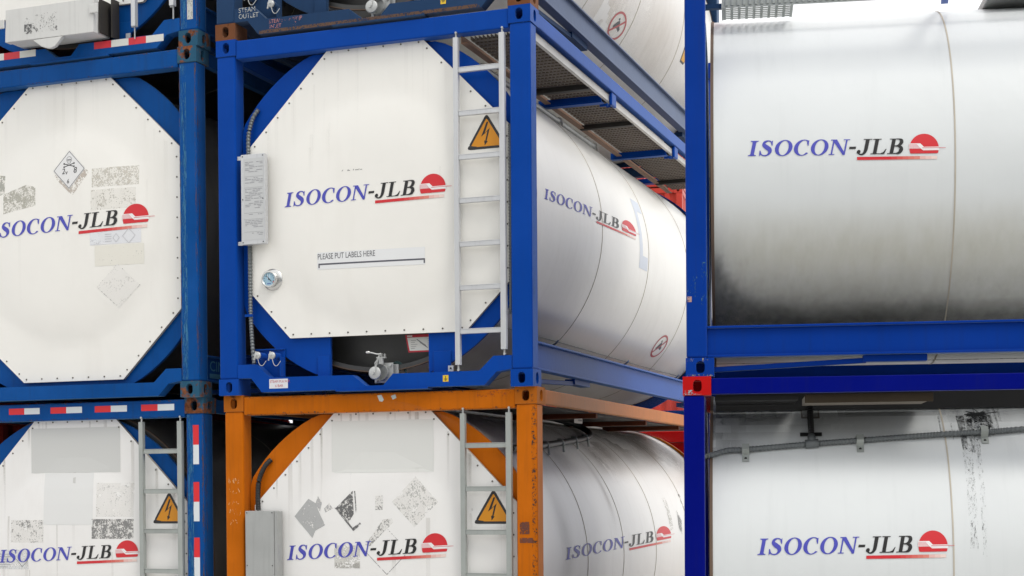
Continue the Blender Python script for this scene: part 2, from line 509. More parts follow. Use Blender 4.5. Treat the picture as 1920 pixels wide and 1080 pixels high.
def dome(u, z, r0=.83, h=.034, c=(1.235, 1.275)):
    r2 = ((u - c[0]) ** 2 + (z - c[1]) ** 2) / r0 ** 2
    return h * (1 - r2 * r2) if r2 < 1 else 0
DP = .070
def pmap(u, z, off): return (u, DP - dome(u, z) - off, z)            # end panel
def fmap(d): return lambda u, z, off: (u, d - off, z)                # any upright plane facing the front
def smap(x): return lambda s, z, off: (x + off, s, z)                # right hand side plane
def cmap(s, z, off):                                                 # right side of the tank shell, by height
    t = max(-1, min(1, (z - CZ) / R)); c = sqrt(1 - t * t); q = R + off
    return (CX + q * c, s, CZ + q * t)
def amap(s0, z0):                                                    # the same, by arc length round a point
    f0 = math.asin((z0 - CZ) / R)
    def round(a, b, off): return (CX + (R + off) * cos(f0 + b / R), s0 + a, CZ + (R + off) * sin(f0 + b / R))
    return round
def logomap(base, s0, h0, a, cap, t=0., b=0., g=0.):
    def f(x, y, off): return base(s0 + a * x + b * x * x, h0 + cap * (1 + g * x) * y + t * x, off)
    return f

def octagon(kind):
    if kind == 'low':   # regular, reaching the bottom rail
        return [(.905, 2.462), (1.628, 2.462), (2.245, 1.875), (2.245, .668), (1.730, .155), (.815, .155), (.225, .668), (.225, 1.875)]
    return [(.880, 2.462), (1.608, 2.462), (2.262, 1.800), (2.262, .745), (1.922, .398), (.552, .405), (.212, .768), (.212, 1.785)]

def rail_outline(notch, gus=.22):
    top = [(.155, gus), (.309, gus), (.417, .121)]
    if notch: top += [(1.079, .117), (1.183, .038), (1.319, .038), (1.395, .117)]
    top += [(2.045, .117), (2.150, gus - .005), (2.283, gus - .005), (2.283, .122), (2.172, .105), (2.082, .016), (.351, .016), (.264, .121), (.155, .121)]
    return list(reversed(top))

def tank_container(label, x, y, zb, rotz, c, casts, panel='high', notch=True, ladder=False, clad='white', ladmat='alu',
                   seams=(1.78, 3.20, 4.68), front=True, rail=None, siderail=None, roof=True, shell=None, ring=1.25):
    root = bpy.data.objects.new('tank_container', None); COL.objects.link(root)
    root.empty_display_size = .3
    root.location = (x, y, zb); root.rotation_euler = (0, 0, rotz)
    root['label'] = label; root['category'] = 'tank container'; root['group'] = 'tank containers stacked in the yard'
    rail = rail or c; siderail = siderail or c
    for ix, sx in ((0, 1), (W, -1)):
        for iy, sy in ((0, 1), (L, -1)):
            cm = {}
            for iz in (0, 1):
                o = casting_mesh(MB(), sx, sy).build('corner_casting', casts[iz], root, bevel=.006)
                o.location = (ix, iy, iz * (H - CH))
            px0, px1 = sorted((ix + sx * .004, ix + sx * PW)); py0, py1 = sorted((iy + sy * .005, iy + sy * PD))
            MB().box((px0, py0, CH), (px1, py1, H - CH)).build('corner_post', c, root, bevel=.012)
    for iy, sy in ((0, 1), (L, -1)):
        a0, a1 = sorted((iy + sy * .006, iy + sy * .11))
        if roof: MB().box((CW, a0, H - (.145 if iy == 0 else .065)), (W - CW, a1, H - .012)).build('top_end_rail', c, root, bevel=.008)
        a0, a1 = sorted((iy + sy * .004, iy + sy * .095))
        mb = MB().prism(rail_outline(notch and iy == 0), a0, a1)
        if iy == 0 and notch: mb.box((.95, -.006, .004), (1.66, .09, .0155))
        mb.build('bottom_end_rail', rail, root, bevel=.005)
    for ix, sx in ((0, 1), (W, -1)):
        a0, a1 = sorted((ix + sx * .006, ix + sx * .066))
        MB().box((a0, CL, H - .112), (a1, L - CL, H - .012)).build('top_side_rail', c, root, bevel=.006)
        mb = MB()
        x0, x1 = sorted((ix + sx * .034, ix + sx * .046)); mb.box((x0, PD, .135), (x1, L - PD, .303))
        x0, x1 = sorted((ix + sx * .008, ix + sx * .085))
        mb.box((x0, PD, .303), (x1, L - PD, .317)); mb.box((x0, PD, .121), (x1, L - PD, .135))
        mb.build('bottom_side_rail', siderail, root, bevel=.003)
        for y0, d in ((0, 1), (L, -1)):
            mb = MB(); xa = ix + sx * .085; yy = lambda v: y0 + d * v
            mb.bar((xa, yy(.178), .046), (xa, yy(1.12), .088), .05, .032)
            b0, b1 = sorted((yy(1.10), yy(1.49))); x0, x1 = sorted((ix + sx * .05, ix + sx * .13))
            mb.box((x0, b0, .078), (x1, b1, .119))
            mb.build('brace', c, root, bevel=.003)
    # end rings (skirts that carry the tank)
    for y0, sy in ((0, 1), (L, -1)):
        cz, RR_ = 1.295, ring
        pts = []
        n = 96
        for i in range(n):
            a = pi * 2 * i / n - pi / 2 + .001
            u, z = CX + RR_ * cos(a), cz + RR_ * sin(a)
            pts.append((min(max(u, .158), W - .158), min(max(z, .123), H - .150)))
        if y0 == 0 and panel == 'high':
            pts = [p for p in pts if not (p[1] < .5 and .80 < p[0] < 1.68)]
            k = min(range(len(pts)), key=lambda i: pts[i][1] + (0 if pts[i][0] > CX else 9))
            pts = pts[k:] + pts[:k]                                  # start right of the cut-out, run round to its left
            pts = pts + [(.862, .123), (.862, .62), (1.628, .62), (1.628, .123)]
        clean = [p for i, p in enumerate(pts) if (Vector(p) - Vector(pts[i - 1])).length > .004]
        hole = list(reversed(circle(CX, cz, .60, 48)))
        a0, a1 = sorted((y0 + sy * .100, y0 + sy * .128))
        mb = MB().prism([clean, hole], a0, a1)
        if y0 == 0 and panel == 'high':                              # doubler plates beside the cut-out
            mb.box((.762, .090, .121), (.858, .099, .27)); mb.box((1.668, .090, .121), (1.80, .099, .27))
        mb.build('end_ring', c, root, bevel=.003)
    # tank
    mb = MB()
    y0, y1 = .166, L - .166
    prof = [(y0, R - .03), (y0, R), (y1, R), (y1, R - .03)]
    ys = [y0] + [y0 + (y1 - y0) * i / 20 for i in range(1, 20)] + [y1]
    mb.lathe([(v, R) for v in ys], (CX, 0, CZ), 'y', 160, 0)
    mb.lathe([(y0 - .004, R - .03), (y0 - .004, R - .002)], (CX, 0, CZ), 'y', 120, 3, False); mb.lathe([(y0 - .004, R - .002), (y0 - .004, R + .006), (y0 + .016, R + .006)], (CX, 0, CZ), 'y', 120, 2, False)
    mb.lathe([(y1 + .004, R - .03), (y1 + .004, R + .006), (y1 - .016, R + .006)], (CX, 0, CZ), 'y', 120, 2, False)
    sw = .0028 if front else .0045
    for v in seams: mb.lathe([(v - sw, R), (v - sw, R + .003), (v + sw, R + .003), (v + sw, R)], (CX, 0, CZ), 'y', 120, 1, False)
    for a, b in ((y0 + .16, -1), (y1 - .16, 1)):
        mb.lathe([(a - b * .16, R - .02), (a, R - .02)], (CX, 0, CZ), 'y', 60, 3)
        mb.lathe([(a, R - .02), (a + b * .06, R * .6), (a + b * .10, .001)], (CX, 0, CZ), 'y', 60, 3)
    mb.build('tank_shell', [shell or clad, 'seam', 'rim', 'head'], root)
    if front:
        oc = octagon(panel)
        bm = bmesh.new(); vs = [bm.verts.new((p[0], p[1], 0)) for p in oc]; bm.faces.new(vs)
        for ax in (0, 1):
            for i in range(1, 45):
                co = [0, 0, 0]; no = [0, 0, 0]; co[ax] = i * .055; no[ax] = 1
                bmesh.ops.bisect_plane(bm, geom=bm.verts[:] + bm.edges[:] + bm.faces[:], plane_co=co, plane_no=no)
        mb = MB(); bm.verts.index_update()
        mb.v = [pmap(v.co.x, v.co.y, 0) for v in bm.verts]
        for f in bm.faces: mb.face([v.index for v in f.verts], 0, True)
        bm.free()
        mb.prism(oc, DP + .002, DP + .026, 2)
        for i in range(8):
            p, q = Vector(oc[i]), Vector(oc[(i + 1) % 8]); ln = (q - p).length
            inn = (Vector((1.235, 1.3)) - (p + q) / 2).normalized() * .026
            k = max(3, int(round(ln / .145)))
            for j in range(k + (1 if i in (0, 4) else 0)):
                c0 = p.lerp(q, (j + (.18 if i in (0, 4) else .5)) / (k + (.36 if i in (0, 4) else 0))) + inn
                mb.cyl((c0.x, DP - .004, c0.y), .0062, .006, 'y', 8, 1)
        mb.build('end_panel', [clad if clad != 'stained' else 'white', 'rivet', 'seam'], root)
    if ladder:
        mb = MB()
        for u0, u1, zl in ((1.871, 1.906, .160), (2.208, 2.247, .256)):
            mb.box((u0, -.004, zl), (u1, .001, 2.418)); mb.box((u0, .0, zl), (u0 + .006, .032, 2.418)); mb.box((u1 - .006, .0, zl), (u1, .032, 2.418))
        ld = mb.build('ladder', ladmat, root, bevel=.0015)
        for k in range(7):
            z = 2.192 - .3005 * k
            MB().box((1.9065, .003, z - .015), (2.2075, .030, z + .015)).box((1.9065, .001, z + .015), (2.2075, .006, z + .020)).build('rung', ladmat, ld, bevel=.002)
        for u, z in ((1.888, 2.45), (2.228, 2.45), (1.888, .125), (2.228, .225)):
            MB().box((u - .006, .012, z - .045), (u + .006, .017, z + .045)).box((u - .018, .012, z - .003 - (.03 if z < 1 else -.0)), (u + .018, .034, z + .003 - (.03 if z < 1 else -.0))).cyl((u + .004, -.002, z), .008, .02, 'y', 8).build('bracket', 'valve', ld)
    return root

# ------------------------------------------------------------------ fittings shared by several containers
def warning_sign(root, u=2.089, z=1.66):
    oy, bl = (.64, .25, .003), (.022, .022, .024)
    w2, h = .150, .245
    def tri(k, r):
        P = [(-w2 + k * 1.75, k), (w2 - k * 1.75, k), (0, h - k * 2.0)]
        out = []
        for i in range(3):
            a, b_, c = Vector(P[i - 1]), Vector(P[i]), Vector(P[(i + 1) % 3])
            d1, d2 = (a - b_).normalized(), (c - b_).normalized()
            for t in range(5):
                f = t / 4; out.append(tuple(b_ + d1 * r * (1 - f) ** 2 + d2 * r * f ** 2))
        return [(u + p[0], z - .01 + p[1]) for p in out]
    bolt = [(.004, .168), (.018, .170), (-.010, .092), (.028, .127), (.004, .038), (.013, .036), (-.010, .008), (-.014, .042), (-.006, .040), (.010, .105), (-.036, .070)]
    film('warning_sign', [(tri(0, .03), bl, 1), (tri(.017, .012), oy, 2), ([(u + a - .004, z + .005 + b) for a, b in bolt], BLK, 3)], pmap, root)

def logo(root, f, label=None):
    return film('logo', LOGO, f, root, grid=.6, label=label)

def mark(root, name, polys, rgba, f, mat='decal', lay=0, label=None):
    if name == 'worn_sticker':                                       # the paste that stayed on the panel
        film('glue_residue', [(p, (.50, .46, .38, .10), -.8) for p in polys], f, root, mat='grime_shade')
    return film(name, [(p, rgba, lay) for p in polys], f, root, mat=mat, label=label)

def valve_set(root, grey='valve'):
    mb = MB()
    mb.box((1.200, .118, .062), (1.345, .134, .205)); mb.box((1.225, .15, .075), (1.372, .164, .195))
    mb.cyl((1.262, .134, .135), .052, .14, 'y', 20)
    mb.lathe([(0, .058), (.02, .06), (.045, .052), (.05, .045)], (1.262, .072, .135), 'y', 24)
    mb.cyl((1.262, .10, .195), .02, .045, 'z', 12)
    mb.box((1.228, .085, .236), (1.300, .115, .246)); mb.box((1.262, .085, .246), (1.270, .115, .272)); mb.box((1.288, .085, .246), (1.295, .115, .268))
    mb.bar((1.205, .11, .20), (1.238, .11, .24), .008, .012)
    v = mb.build('outlet_valve', grey, root, bevel=.003)
    m = MB(); m.lathe([(0, .001), (0, .040), (.004, .046), (.018, .046), (.022, .040)], (1.232, .046, .130), 'y', 24); m.cyl((1.226, .030, .126), .009, .018, 'y', 8); m.build('cap', grey, v)
    for du, dz in ((.018, .018), (.128, .02), (.02, .125), (.126, .124)): MB().cyl((1.200 + du, .104, .062 + dz), .011, .016, 'y', 6).build('bolt', grey, v)
    m = MB(); m.tube([(1.268, .09, .268), (1.235, .085, .266), (1.20, .08, .276), (1.168, .075, .280)], .006, 8); m.lathe([(-.02, .002), (-.012, .011), (.008, .011), (.014, .003)], (1.172, .075, .280), 'x', 10); m.build('handle', 'chrome', v)
    m = MB()
    for o in (0, .008): m.tube([(1.262 + o, .075, .27), (1.25 + o, .06, .23), (1.243 + o, .05, .19), (1.236 + o * .5, .035, .132)], .0028, 6, ridge=.45, pitch=.009)
    m.build('chain', 'valve', v)
    m = MB()
    for k in range(3): m.tube([(1.30, .2, .21 - .004 * k), (1.345, .19, .205 + .006 * k), (1.385, .185, .18 + .008 * k), (1.42, .18, .13 + .008 * k), (1.43, .18, .06)], .005, 6)
    m.build('hose', flat('dark_teal_hose', (.02, .06, .06)), v)

def steam_caps(root, pts=((.314, .282), (.432, .277)), plate=True, c='blue'):
    mb = MB()
    if plate:
        mb.box((.262, .085, .128), (.50, .093, .325)); mb.box((.486, .03, .128), (.494, .0845, .27)); mb.box((.262, .07, .3255), (.50, .093, .335))
        p = mb.build('steam_plate', c, root, bevel=.002)
    else: p = root
    for u, z in pts:
        m = MB(); m.cyl((u + .018, .0, z - .002), .026, .084, 'y', 16); m.build('steam_pipe', 'slate' if c != 'blue' else 'blue', p)
        m = MB(); m.lathe([(0, .001), (0, .020), (.006, .027), (.016, .028), (.02, .02)], (u + .014, -.022, z), 'y', 16); m.cyl((u + .012, -.034, z), .006, .014, 'y', 8)
        m.bar((u - .01, -.018, z - .035), (u + .002, -.012, z + .03), .012, .01); m.build('steam_cap', 'valve', p)
        m = MB(); m.tube([(u + .02, -.02, z - .02), (u + .035, -.02, z - .065), (u + .06, -.02, z - .075), (u + .085, -.01, z - .04)], .003, 6, ridge=.4, pitch=.01); m.build('chain', 'valve', p)

def rivets_box(mb, u0, u1, z0, z1, d, mi):
    for u in (u0, u1):
        for z in (z0, (z0 + z1) / 2, z1): mb.cyl((u, d - .003, z), .0045, .004, 'y', 6, mi)

def document_box(root, u0, u1, z0, z1, d0, d1, mat, paper):
    mb = MB().box((u0, d0, z0), (u1, d1, z1))
    rivets_box(mb, u0 + .014, u1 - .014, z0 + .014, z1 - .014, d0, 1)
    mb.box((u0 - .05, d1 - .012, z1 - .03), (u0 - .001, d1 - .006, z1 - .001)); mb.box((u0 - .05, d1 - .012, z0 + .001), (u0 - .001, d1 - .006, z0 + .03))
    b = mb.build('document_box', [mat, 'dark'], root, bevel=.003)
    if paper:
        it = [(rect(u0 + .022, z0 + .03, u1 - .008, z1 - .03), (.52, .53, .53), 0)]
        z = z1 - .06
        rnd = random.Random(3)
        while z > z0 + .055:
            r_ = rnd.random()
            if r_ < .12: z -= .022; it.append((rect(u0 + .026, z, u1 - .012, z + .0012), (.2, .2, .21), 1)); z -= .012; continue
            x = u0 + .034 + (.03 if rnd.random() < .3 else 0)
            while x < u1 - .03:
                ln = rnd.uniform(.012, .05)
                if rnd.random() < .72: it.append((rect(x, z, min(x + ln, u1 - .014), z + .0042), (.27, .27, .29), 1))
                x += ln + .006
            z -= .0115
        film('printed_sheet', it, fmap(d0), b)
    return b

# ================================================================== the three stacks
YA, YB, YC = .35874, .34832, .14245
A1P, A2P = (-4.5686, 12.2635), (-4.5868, 12.2055)
B1P, B2P = (-2.1154, 11.3070), (-2.1428, 11.2706)
def cplace(px, py): return (px + W * sin(YC), py + W * cos(YC))
C1P, C2P = cplace(1.0827, 9.6952), cplace(1.1031, 9.6986)

# ------------------------------------------------------------------ left stack
A1 = tank_container('weathered blue tank container with red and white tape along its top rail and post', *A1P, 0, -YA, 'oldblue', ('oldblue_rust', 'oldblue_rust'), ladder=True, ring=1.21, shell='dullshell', clad='white', ladmat='galv')
A2 = tank_container('blue framed tank container with a skull placard and peeled stickers, middle of the left stack', *A2P, H, -YA, 'oldblue', ('oldblue_rust', 'oldblue_rust'), panel='low', notch=False, ring=1.31, shell='dullshell', clad='warm')
A3 = tank_container('blue tank container with a white box on its end, top of the left stack', A2P[0] + .012, A2P[1], 2 * H, -YA, 'oldblue', ('oldblue_rust', 'oldblue_rust'), shell='dullshell', clad='warm')
# ------------------------------------------------------------------ middle stack
B1 = tank_container('orange framed tank container at the bottom of the middle stack', *B1P, 0, -YB, 'orange', ('orange_rust', 'orange_rust'), ladder=True, clad='stained', ladmat='galv', seams=(1.25, 2.25, 3.30, 4.55))
B2 = tank_container('clean bright blue tank container with a gauge and steam label, standing on the orange one', *B2P, H, -YB, 'blue', ('blue', 'blue'), ladder=True, clad='warm', siderail='blue')
B3 = tank_container('dirty slate blue tank container with rusty brown corners and steam inlet lettering', B2P[0] - .002, B2P[1], 2 * H, -YB, 'slate', ('rust', 'rust'), clad='stained', siderail='steelblue', seams=(2.1, 3.2, 4.6))
# ------------------------------------------------------------------ right stack, seen from its long side
C1 = tank_container('indigo framed tank container with a red corner and a ribbed conduit along its side', *C1P, 0, -pi / 2 - YC, 'indigo', ('indigo', 'red'), clad='cool', front=False, seams=(1.66, 3.2, 4.7), panel='low', notch=False)
C2 = tank_container('blue framed tank container seen from its long side, top of the right stack', *C2P, H, -pi / 2 - YC, 'deepblue', ('deepblue', 'deepblue'), clad='cool', front=False, seams=(1.66, 3.2, 4.7), panel='low', notch=False)

# ------------------------------------------------------------------ logos
logo(A1, logomap(pmap, .529, 1.338, .1043, .100, .0048))
logo(A2, logomap(pmap, .530, 1.292, .1165, .112, .0030))
logo(B1, logomap(pmap, .480, 1.384, .1024, .104, .0058))
logo(B2, logomap(pmap, .526, 1.351, .1018, .103, .0016))
logo(B2, logomap(cmap, .348, 1.333, .150, .073, .0085, .0038, .012))
logo(B1, logomap(cmap, .690, 1.373, .220, .085, .0046, .0028, .008))
logo(C2, logomap(cmap, .395, 1.380, .0938, .096, -.0022))
logo(C1, logomap(cmap, .460, 1.463, .0937, .102, .0016))
for r_ in (A1, B1, B2): warning_sign(r_)

# ------------------------------------------------------------------ A1 details
GREY1, GREY2 = (.54, .55, .53), (.66, .67, .655)
mark(A1, 'redaction_patch', [rect(.834, 2.043, 1.656, 2.390)], (.585, .59, .57), pmap)  # grey redaction patches added over the panel, not placards on the tank
mark(A1, 'redaction_patch', [rect(.965, 1.64, 1.421, 2.040)], (.72, .725, .71), pmap)
for k, u in enumerate((.676, 1.068, 1.475, 1.892)):
    film('reflective_tape', [(rect(u, 2.500, u + .145, 2.548), (.70, .012, .02), 0), (rect(u + .145, 2.500, u + .290, 2.548), (.66, .70, .72), 0)], fmap(.006), A1)
for z in (2.385, 1.960, 1.546, 1.13):
    film('reflective_tape', [(rect(2.341, z - .147, 2.393, z), (.66, .012, .02), 0), (rect(2.341, z - .292, 2.393, z - .147), (.66, .70, .72), 0)], fmap(.005), A1)
mark(A1, 'worn_sticker', [rect(1.412, 1.533, 1.783, 1.684)], (.22, .22, .215, .58), pmap)
mark(A1, 'worn_sticker', [rect(.646, 1.50, .963, 1.676)], (.26, .26, .25, .36), pmap)
mark(A1, 'worn_sticker', [rect(1.45, 1.70, 1.78, 1.96)], (.55, .55, .53, .30), pmap)
film('worn_sticker', [(rect(.515, 1.290, .819, 1.443), (.68, .69, .69, .62), 0), (line((.70, 1.37), (.76, 1.31), .003), (.1, .1, .1), 1), (line((.76, 1.31), (.815, 1.36), .003), (.1, .1, .1), 1)]
     + [(rect(.53, 1.305 + .02 * k, .53 + .09 + .03 * (k % 3), 1.309 + .02 * k), (.35, .35, .36, .9), 1) for k in range(6)], pmap, A1)

# ------------------------------------------------------------------ A2 details
def diamond(c, a, b, rot=0.): return [(c[0] + x * cos(rot) - y * sin(rot), c[1] + x * sin(rot) + y * cos(rot)) for x, y in ((0, b), (a, 0), (0, -b), (-a, 0))]
dc, da, db = (1.279, 1.772), .146, .150
K = (.03, .03, .03)
it = [(diamond((1.30, 1.735), .16, .165, .05), (.50, .44, .38, .55), 0), (diamond(dc, da, db), (.72, .72, .715), 1)]
inner = diamond(dc, da - .008, db - .008)
for i in range(4): it.append((line(inner[i], inner[(i + 1) % 4], .0035), K, 2))
sx_, sz_ = 1.279, 1.850
it += [(circle(sx_, sz_, .024, 20), K, 2), (circle(sx_, sz_, .021, 20), (.7, .7, .7), 2.6), (rect(sx_ - .012, sz_ - .030, sx_ + .012, sz_ - .016), K, 2.3), (rect(sx_ - .009, sz_ - .028, sx_ + .009, sz_ - .012), (.7, .7, .7), 2.9),
       (circle(sx_ - .009, sz_ - .002, .0065, 12), K, 3.4), (circle(sx_ + .009, sz_ - .002, .0065, 12), K, 3.4), (circle(sx_, sz_ - .013, .003, 8), K, 3.4)]
for s in (-1, 1):
    it.append((line((sx_ - .045 * s, sz_ - .055), (sx_ + .045 * s, sz_ - .030), .006), K, 2))
    for e in (-1, 1): it.append((circle(sx_ + .045 * s * e, sz_ - .0425 + .0125 * e * 1, .007, 10), K, 2.4))
it += text_items('2', 1.213, 1.742, .042, K, 3, shear=.15) + text_items('v', 1.246, 1.738, .034, K, 3) + text_items('8', 1.318, 1.745, .044, K, 3, shear=.15) + text_items('6', 1.258, 1.668, .032, K, 3, shear=.15)
film('hazard_placard', it, pmap, A2)
mark(A2, 'worn_sticker', [rect(1.485, 1.62, 1.893, 1.764)], (.56, .53, .46, .48), pmap)
mark(A2, 'worn_sticker', [rect(1.475, 1.445, 1.870, 1.60)], (.48, .45, .39, .34), pmap)
mark(A2, 'worn_sticker', [[(.655, 1.475), (.965, 1.520), (.965, 1.665), (.87, 1.685), (.655, 1.630)]], (.42, .41, .35, .50), pmap)
mark(A2, 'worn_sticker', [[(.50, 1.60), (.668, 1.635), (.668, 1.775), (.60, 1.785), (.50, 1.72)]], (.38, .38, .33, .54), pmap)
film('worn_sticker', [(rect(1.465, 1.180, 1.914, 1.300), (.70, .71, .73, .95), 0), (rect(1.47, 1.185, 1.56, 1.29), (.70, .715, .735, .8), 1)]
     + [(line(a, b, .003), (.45, .45, .46), 2) for q in (diamond((1.81, 1.235), .055, .055), diamond((1.70, 1.225), .028, .032)) for a, b in zip(q, q[1:] + q[:1])]
     + [(rect(1.60, 1.20 + .018 * k, 1.66, 1.204 + .018 * k), (.5, .5, .52, .8), 2) for k in range(4)], pmap, A2)
mark(A2, 'worn_sticker', [rect(1.507, 1.018, 1.935, 1.172)], (.73, .71, .635, .93), pmap)
d2 = diamond((1.706, .862), .185, .165)
film('worn_sticker', [(d2, (.755, .74, .70, .85), 0)] + [(line(d2[i], d2[(i + 1) % 4], .004), (.22, .22, .22, .50 if i == 2 else .3), 1) for i in (0, 1, 2, 3)], pmap, A2)
film('side_lettering', text_items('CIMC', .20, .206, .075, (.10, .30, .42), 0, 1.1) + [(rect(.20, .15, .60, .185), (.10, .30, .42), 0)], smap(W - .034), A2)

# ------------------------------------------------------------------ A3 details
mb = MB(); mb.prism([(.846, .392), (1.648, .392), (1.640, .139), (.838, .146)], -.16, -.10); mb.prism([(.852, .386), (1.642, .386), (1.634, .145), (.845, .152)], -.10, .06)
mb.build('storage_box', 'whitebox', A3, bevel=.006)
SB = A3.children[-1]
MB().prism([(1.097, .137), (1.371, .137), (1.300, .068), (1.262, .058), (1.225, .062), (1.175, .080)], -.166, -.135).build('flap', 'whitebox', SB, bevel=.004)
for u, z in ((.812, .285), (1.662, .310)): MB().box((u - .05, -.175, z - .035), (u + .03, -.163, z + .035)).build('latch', 'whitebox', SB, bevel=.006)
MB().box((1.650, -.10, .15), (1.662, .07, .40)).box((1.70, -.02, .13), (1.712, .07, .42)).build('lid_edge', 'darkbar', SB)
film('worn_print', [(rect(1.02, .19, 1.32, .33), (.13, .13, .125, .36), 0), (rect(1.02, .19, 1.09, .26), (.10, .10, .10, .62), 1)], fmap(-.16), SB)
def tape(u0, u1, zl, zr, parts):
    it = []; n = len(parts)
    for k, col in enumerate(parts):
        a, b = k / n, (k + 1) / n
        za, zb_ = zl + (zr - zl) * a, zl + (zr - zl) * b
        it.append(([(u0 + (u1 - u0) * a, za), (u0 + (u1 - u0) * b, zb_), (u0 + (u1 - u0) * b, zb_ + .052), (u0 + (u1 - u0) * a, za + .052)], col, 0))
    film('reflective_tape', it, fmap(.004), A3)
TR, TW = (.58, .02, .035), (.62, .62, .58)
tape(1.53, 2.145, .064, .062, (TR, TW, TR, TW)); tape(.40, .995, .070, .070, (TR, TW, TR, TW))
MB().box((1.882, -.03, .19), (1.918, .012, 1.6)).box((2.215, -.03, .305), (2.252, .012, 1.6)).build('ladder', 'alu', A3, bevel=.003)
for u, z in ((1.900, .15), (2.237, .26)): MB().box((u - .003, -.01, z - .05), (u + .003, 0, z + .05)).box((u - .025, -.012, z + .038), (u + .004, 0, z + .044)).build('bracket', 'valve', A3)
MB().box((1.76, .082, .14), (1.80, .089, .18)).build('earth_plate', 'alu', A3)
film('worn_label', [(rect(2.349, .196, 2.398, .42), (.50, .50, .47, .85), 0), (rect(2.352, .20, 2.395, .41), (.25, .25, .24, .35), 1)], fmap(.005), A3)

for r_, seed in ((A1, 1), (A2, 2), (A3, 3)):
    rb = (.075, .030, .016)
    mark(r_, 'rust_streak', [rect(2.418, .14, 2.4335, 2.46), rect(2.286, .16, 2.294, 2.44)], (*rb, .46), fmap(.005), mat='streak')
    mark(r_, 'rust_streak', [rect(.008, .14, .05, 2.46)], (*rb, .40), smap(W - .004), mat='streak')
    mark(r_, 'paint_fade', [rect(2.295, .13, 2.345, 2.46)], (.02, .15, .30, .50), fmap(.005), mat='streak')
    mark(r_, 'rust_streak', [rect(.17, 2.447, 2.27, 2.458), rect(.17, 2.566, 2.27, 2.578)], (*rb, .36), fmap(.006))

# ------------------------------------------------------------------ B1 details
mark(B1, 'redaction_patch', [rect(.845, 2.016, 1.641, 2.388)], (.69, .695, .665), pmap)  # another redaction patch, drawn as flat grey film
film('worn_sticker', [([(.540, 1.704), (.655, 1.831), (.715, 1.80), (.76, 1.71), (.80, 1.64), (.72, 1.60), (.695, 1.548)], (.40, .405, .40, .80), 0)], pmap, B1)
mark(B1, 'worn_sticker', [[(.715, 1.79), (.735, 1.85), (.77, 1.80), (.755, 1.74)]], (.42, .42, .42, .6), pmap)
mark(B1, 'worn_sticker', [[(.79, 1.76), (.83, 1.80), (.86, 1.76), (.80, 1.73)]], (.42, .42, .42, .6), pmap)
mark(B1, 'worn_sticker', [[(.882, 1.761), (1.019, 1.887), (1.03, 1.72), (.99, 1.66)]], (.13, .13, .13, .62), pmap)
for q_ in ([(.875, 1.765), (.90, 1.765), (1.035, 1.605), (1.025, 1.600)], line((1.035, 1.885), (1.05, 1.73), .008), [(1.03, 1.60), (1.09, 1.645), (1.08, 1.66), (1.02, 1.62)]):
    film('worn_sticker', [(q_, (.13, .13, .13, .66), .6)], pmap, B1)
mark(B1, 'worn_sticker', [diamond((1.505, 1.805), .175, .18)], (.42, .42, .40, .40), pmap)
mark(B1, 'worn_sticker', [[(1.12, 1.50), (1.16, 1.49), (1.34, 1.66), (1.33, 1.69), (1.26, 1.68)]], (.30, .30, .29, .40), pmap)
mark(B1, 'worn_sticker', [rect(1.20, 1.75, 1.26, 1.85)], (.18, .18, .18, .42), pmap)
film('worn_sticker', [(rect(.875, 1.332, 1.078, 1.495), (.60, .59, .55, .62), 0), (rect(.88, 1.332, 1.075, 1.37), (.40, .39, .36, .5), 1)], pmap, B1)
d5 = diamond((1.288, 1.455), .170, .165)
film('worn_sticker', [(line(d5[i], d5[(i + 1) % 4], .0045), (.25, .25, .25, .62 if i in (1, 2) else .4), 0) for i in range(4)], pmap, B1)
mark(B1, 'paper_scrap', [[(1.238, 2.560), (1.270, 2.565), (1.290, 2.530), (1.278, 2.515), (1.255, 2.520)]], (.50, .54, .52), fmap(.006))
mark(B1, 'paper_scrap', [[(1.345, 2.555), (1.378, 2.565), (1.388, 2.540), (1.358, 2.527)]], (.42, .47, .45), fmap(.006))
document_box(B1, .190, .425, .95, 1.745, -.035, .05, 'greybox', False)
MB().box((.4265, -.03, .955), (.449, .052, 1.742)).build('document_box_side', 'greybox', [o for o in B1.children if o.name.startswith('document_box')][0], bevel=.002)
MB().tube([(.245, .06, 1.75), (.243, .06, 1.85), (.255, .06, 1.97), (.30, .065, 2.07), (.34, .09, 2.12)], .019, 12, ridge=.12, pitch=.018).build('conduit', 'dark', B1)
def scribble(root, seed, u0, u1, z0, z1, rows, d, col, cov, name='chalk_marks', t=.0028):
    rnd = random.Random(seed); it = []
    for k in range(rows):
        z = z1 - (z1 - z0) * (k + .5) / rows; u = u0 + rnd.uniform(0, .02); hh = (z1 - z0) / rows * .62
        while u < u1 - rnd.uniform(0, .03):
            for q in range(rnd.choice((1, 2, 2, 3))):
                it.append((line((u + rnd.uniform(0, .018), z + rnd.uniform(0, hh)), (u + rnd.uniform(0, .022), z + rnd.uniform(0, hh)), t), (*col, cov), q * .3))
            u += rnd.uniform(.016, .030)
    film(name, it, fmap(d), root)
scribble(B1, 4, .025, .135, 1.60, 1.98, 5, .005, (.80, .50, .22), .62)
film('rust_patch', [(rect(2.305, 1.58, 2.375, 1.665), (.12, .035, .02, .62), 0), (rect(2.305, 1.52, 2.40, 1.555), (.14, .04, .02, .70), 0)], fmap(.005), B1)
mark(B1, 'paint_chips', [rect(2.395, .95, 2.432, 2.46)], (.035, .018, .012, .42), fmap(.005))
mark(B1, 'paint_chips', [rect(.165, 2.44, 2.27, 2.462), rect(.165, 2.565, 2.27, 2.578)], (.05, .02, .012, .34), fmap(.006))
mark(B1, 'paint_chips', [rect(2.0, 2.53, 2.27, 2.578)], (.20, .018, .012, .36), fmap(.006))
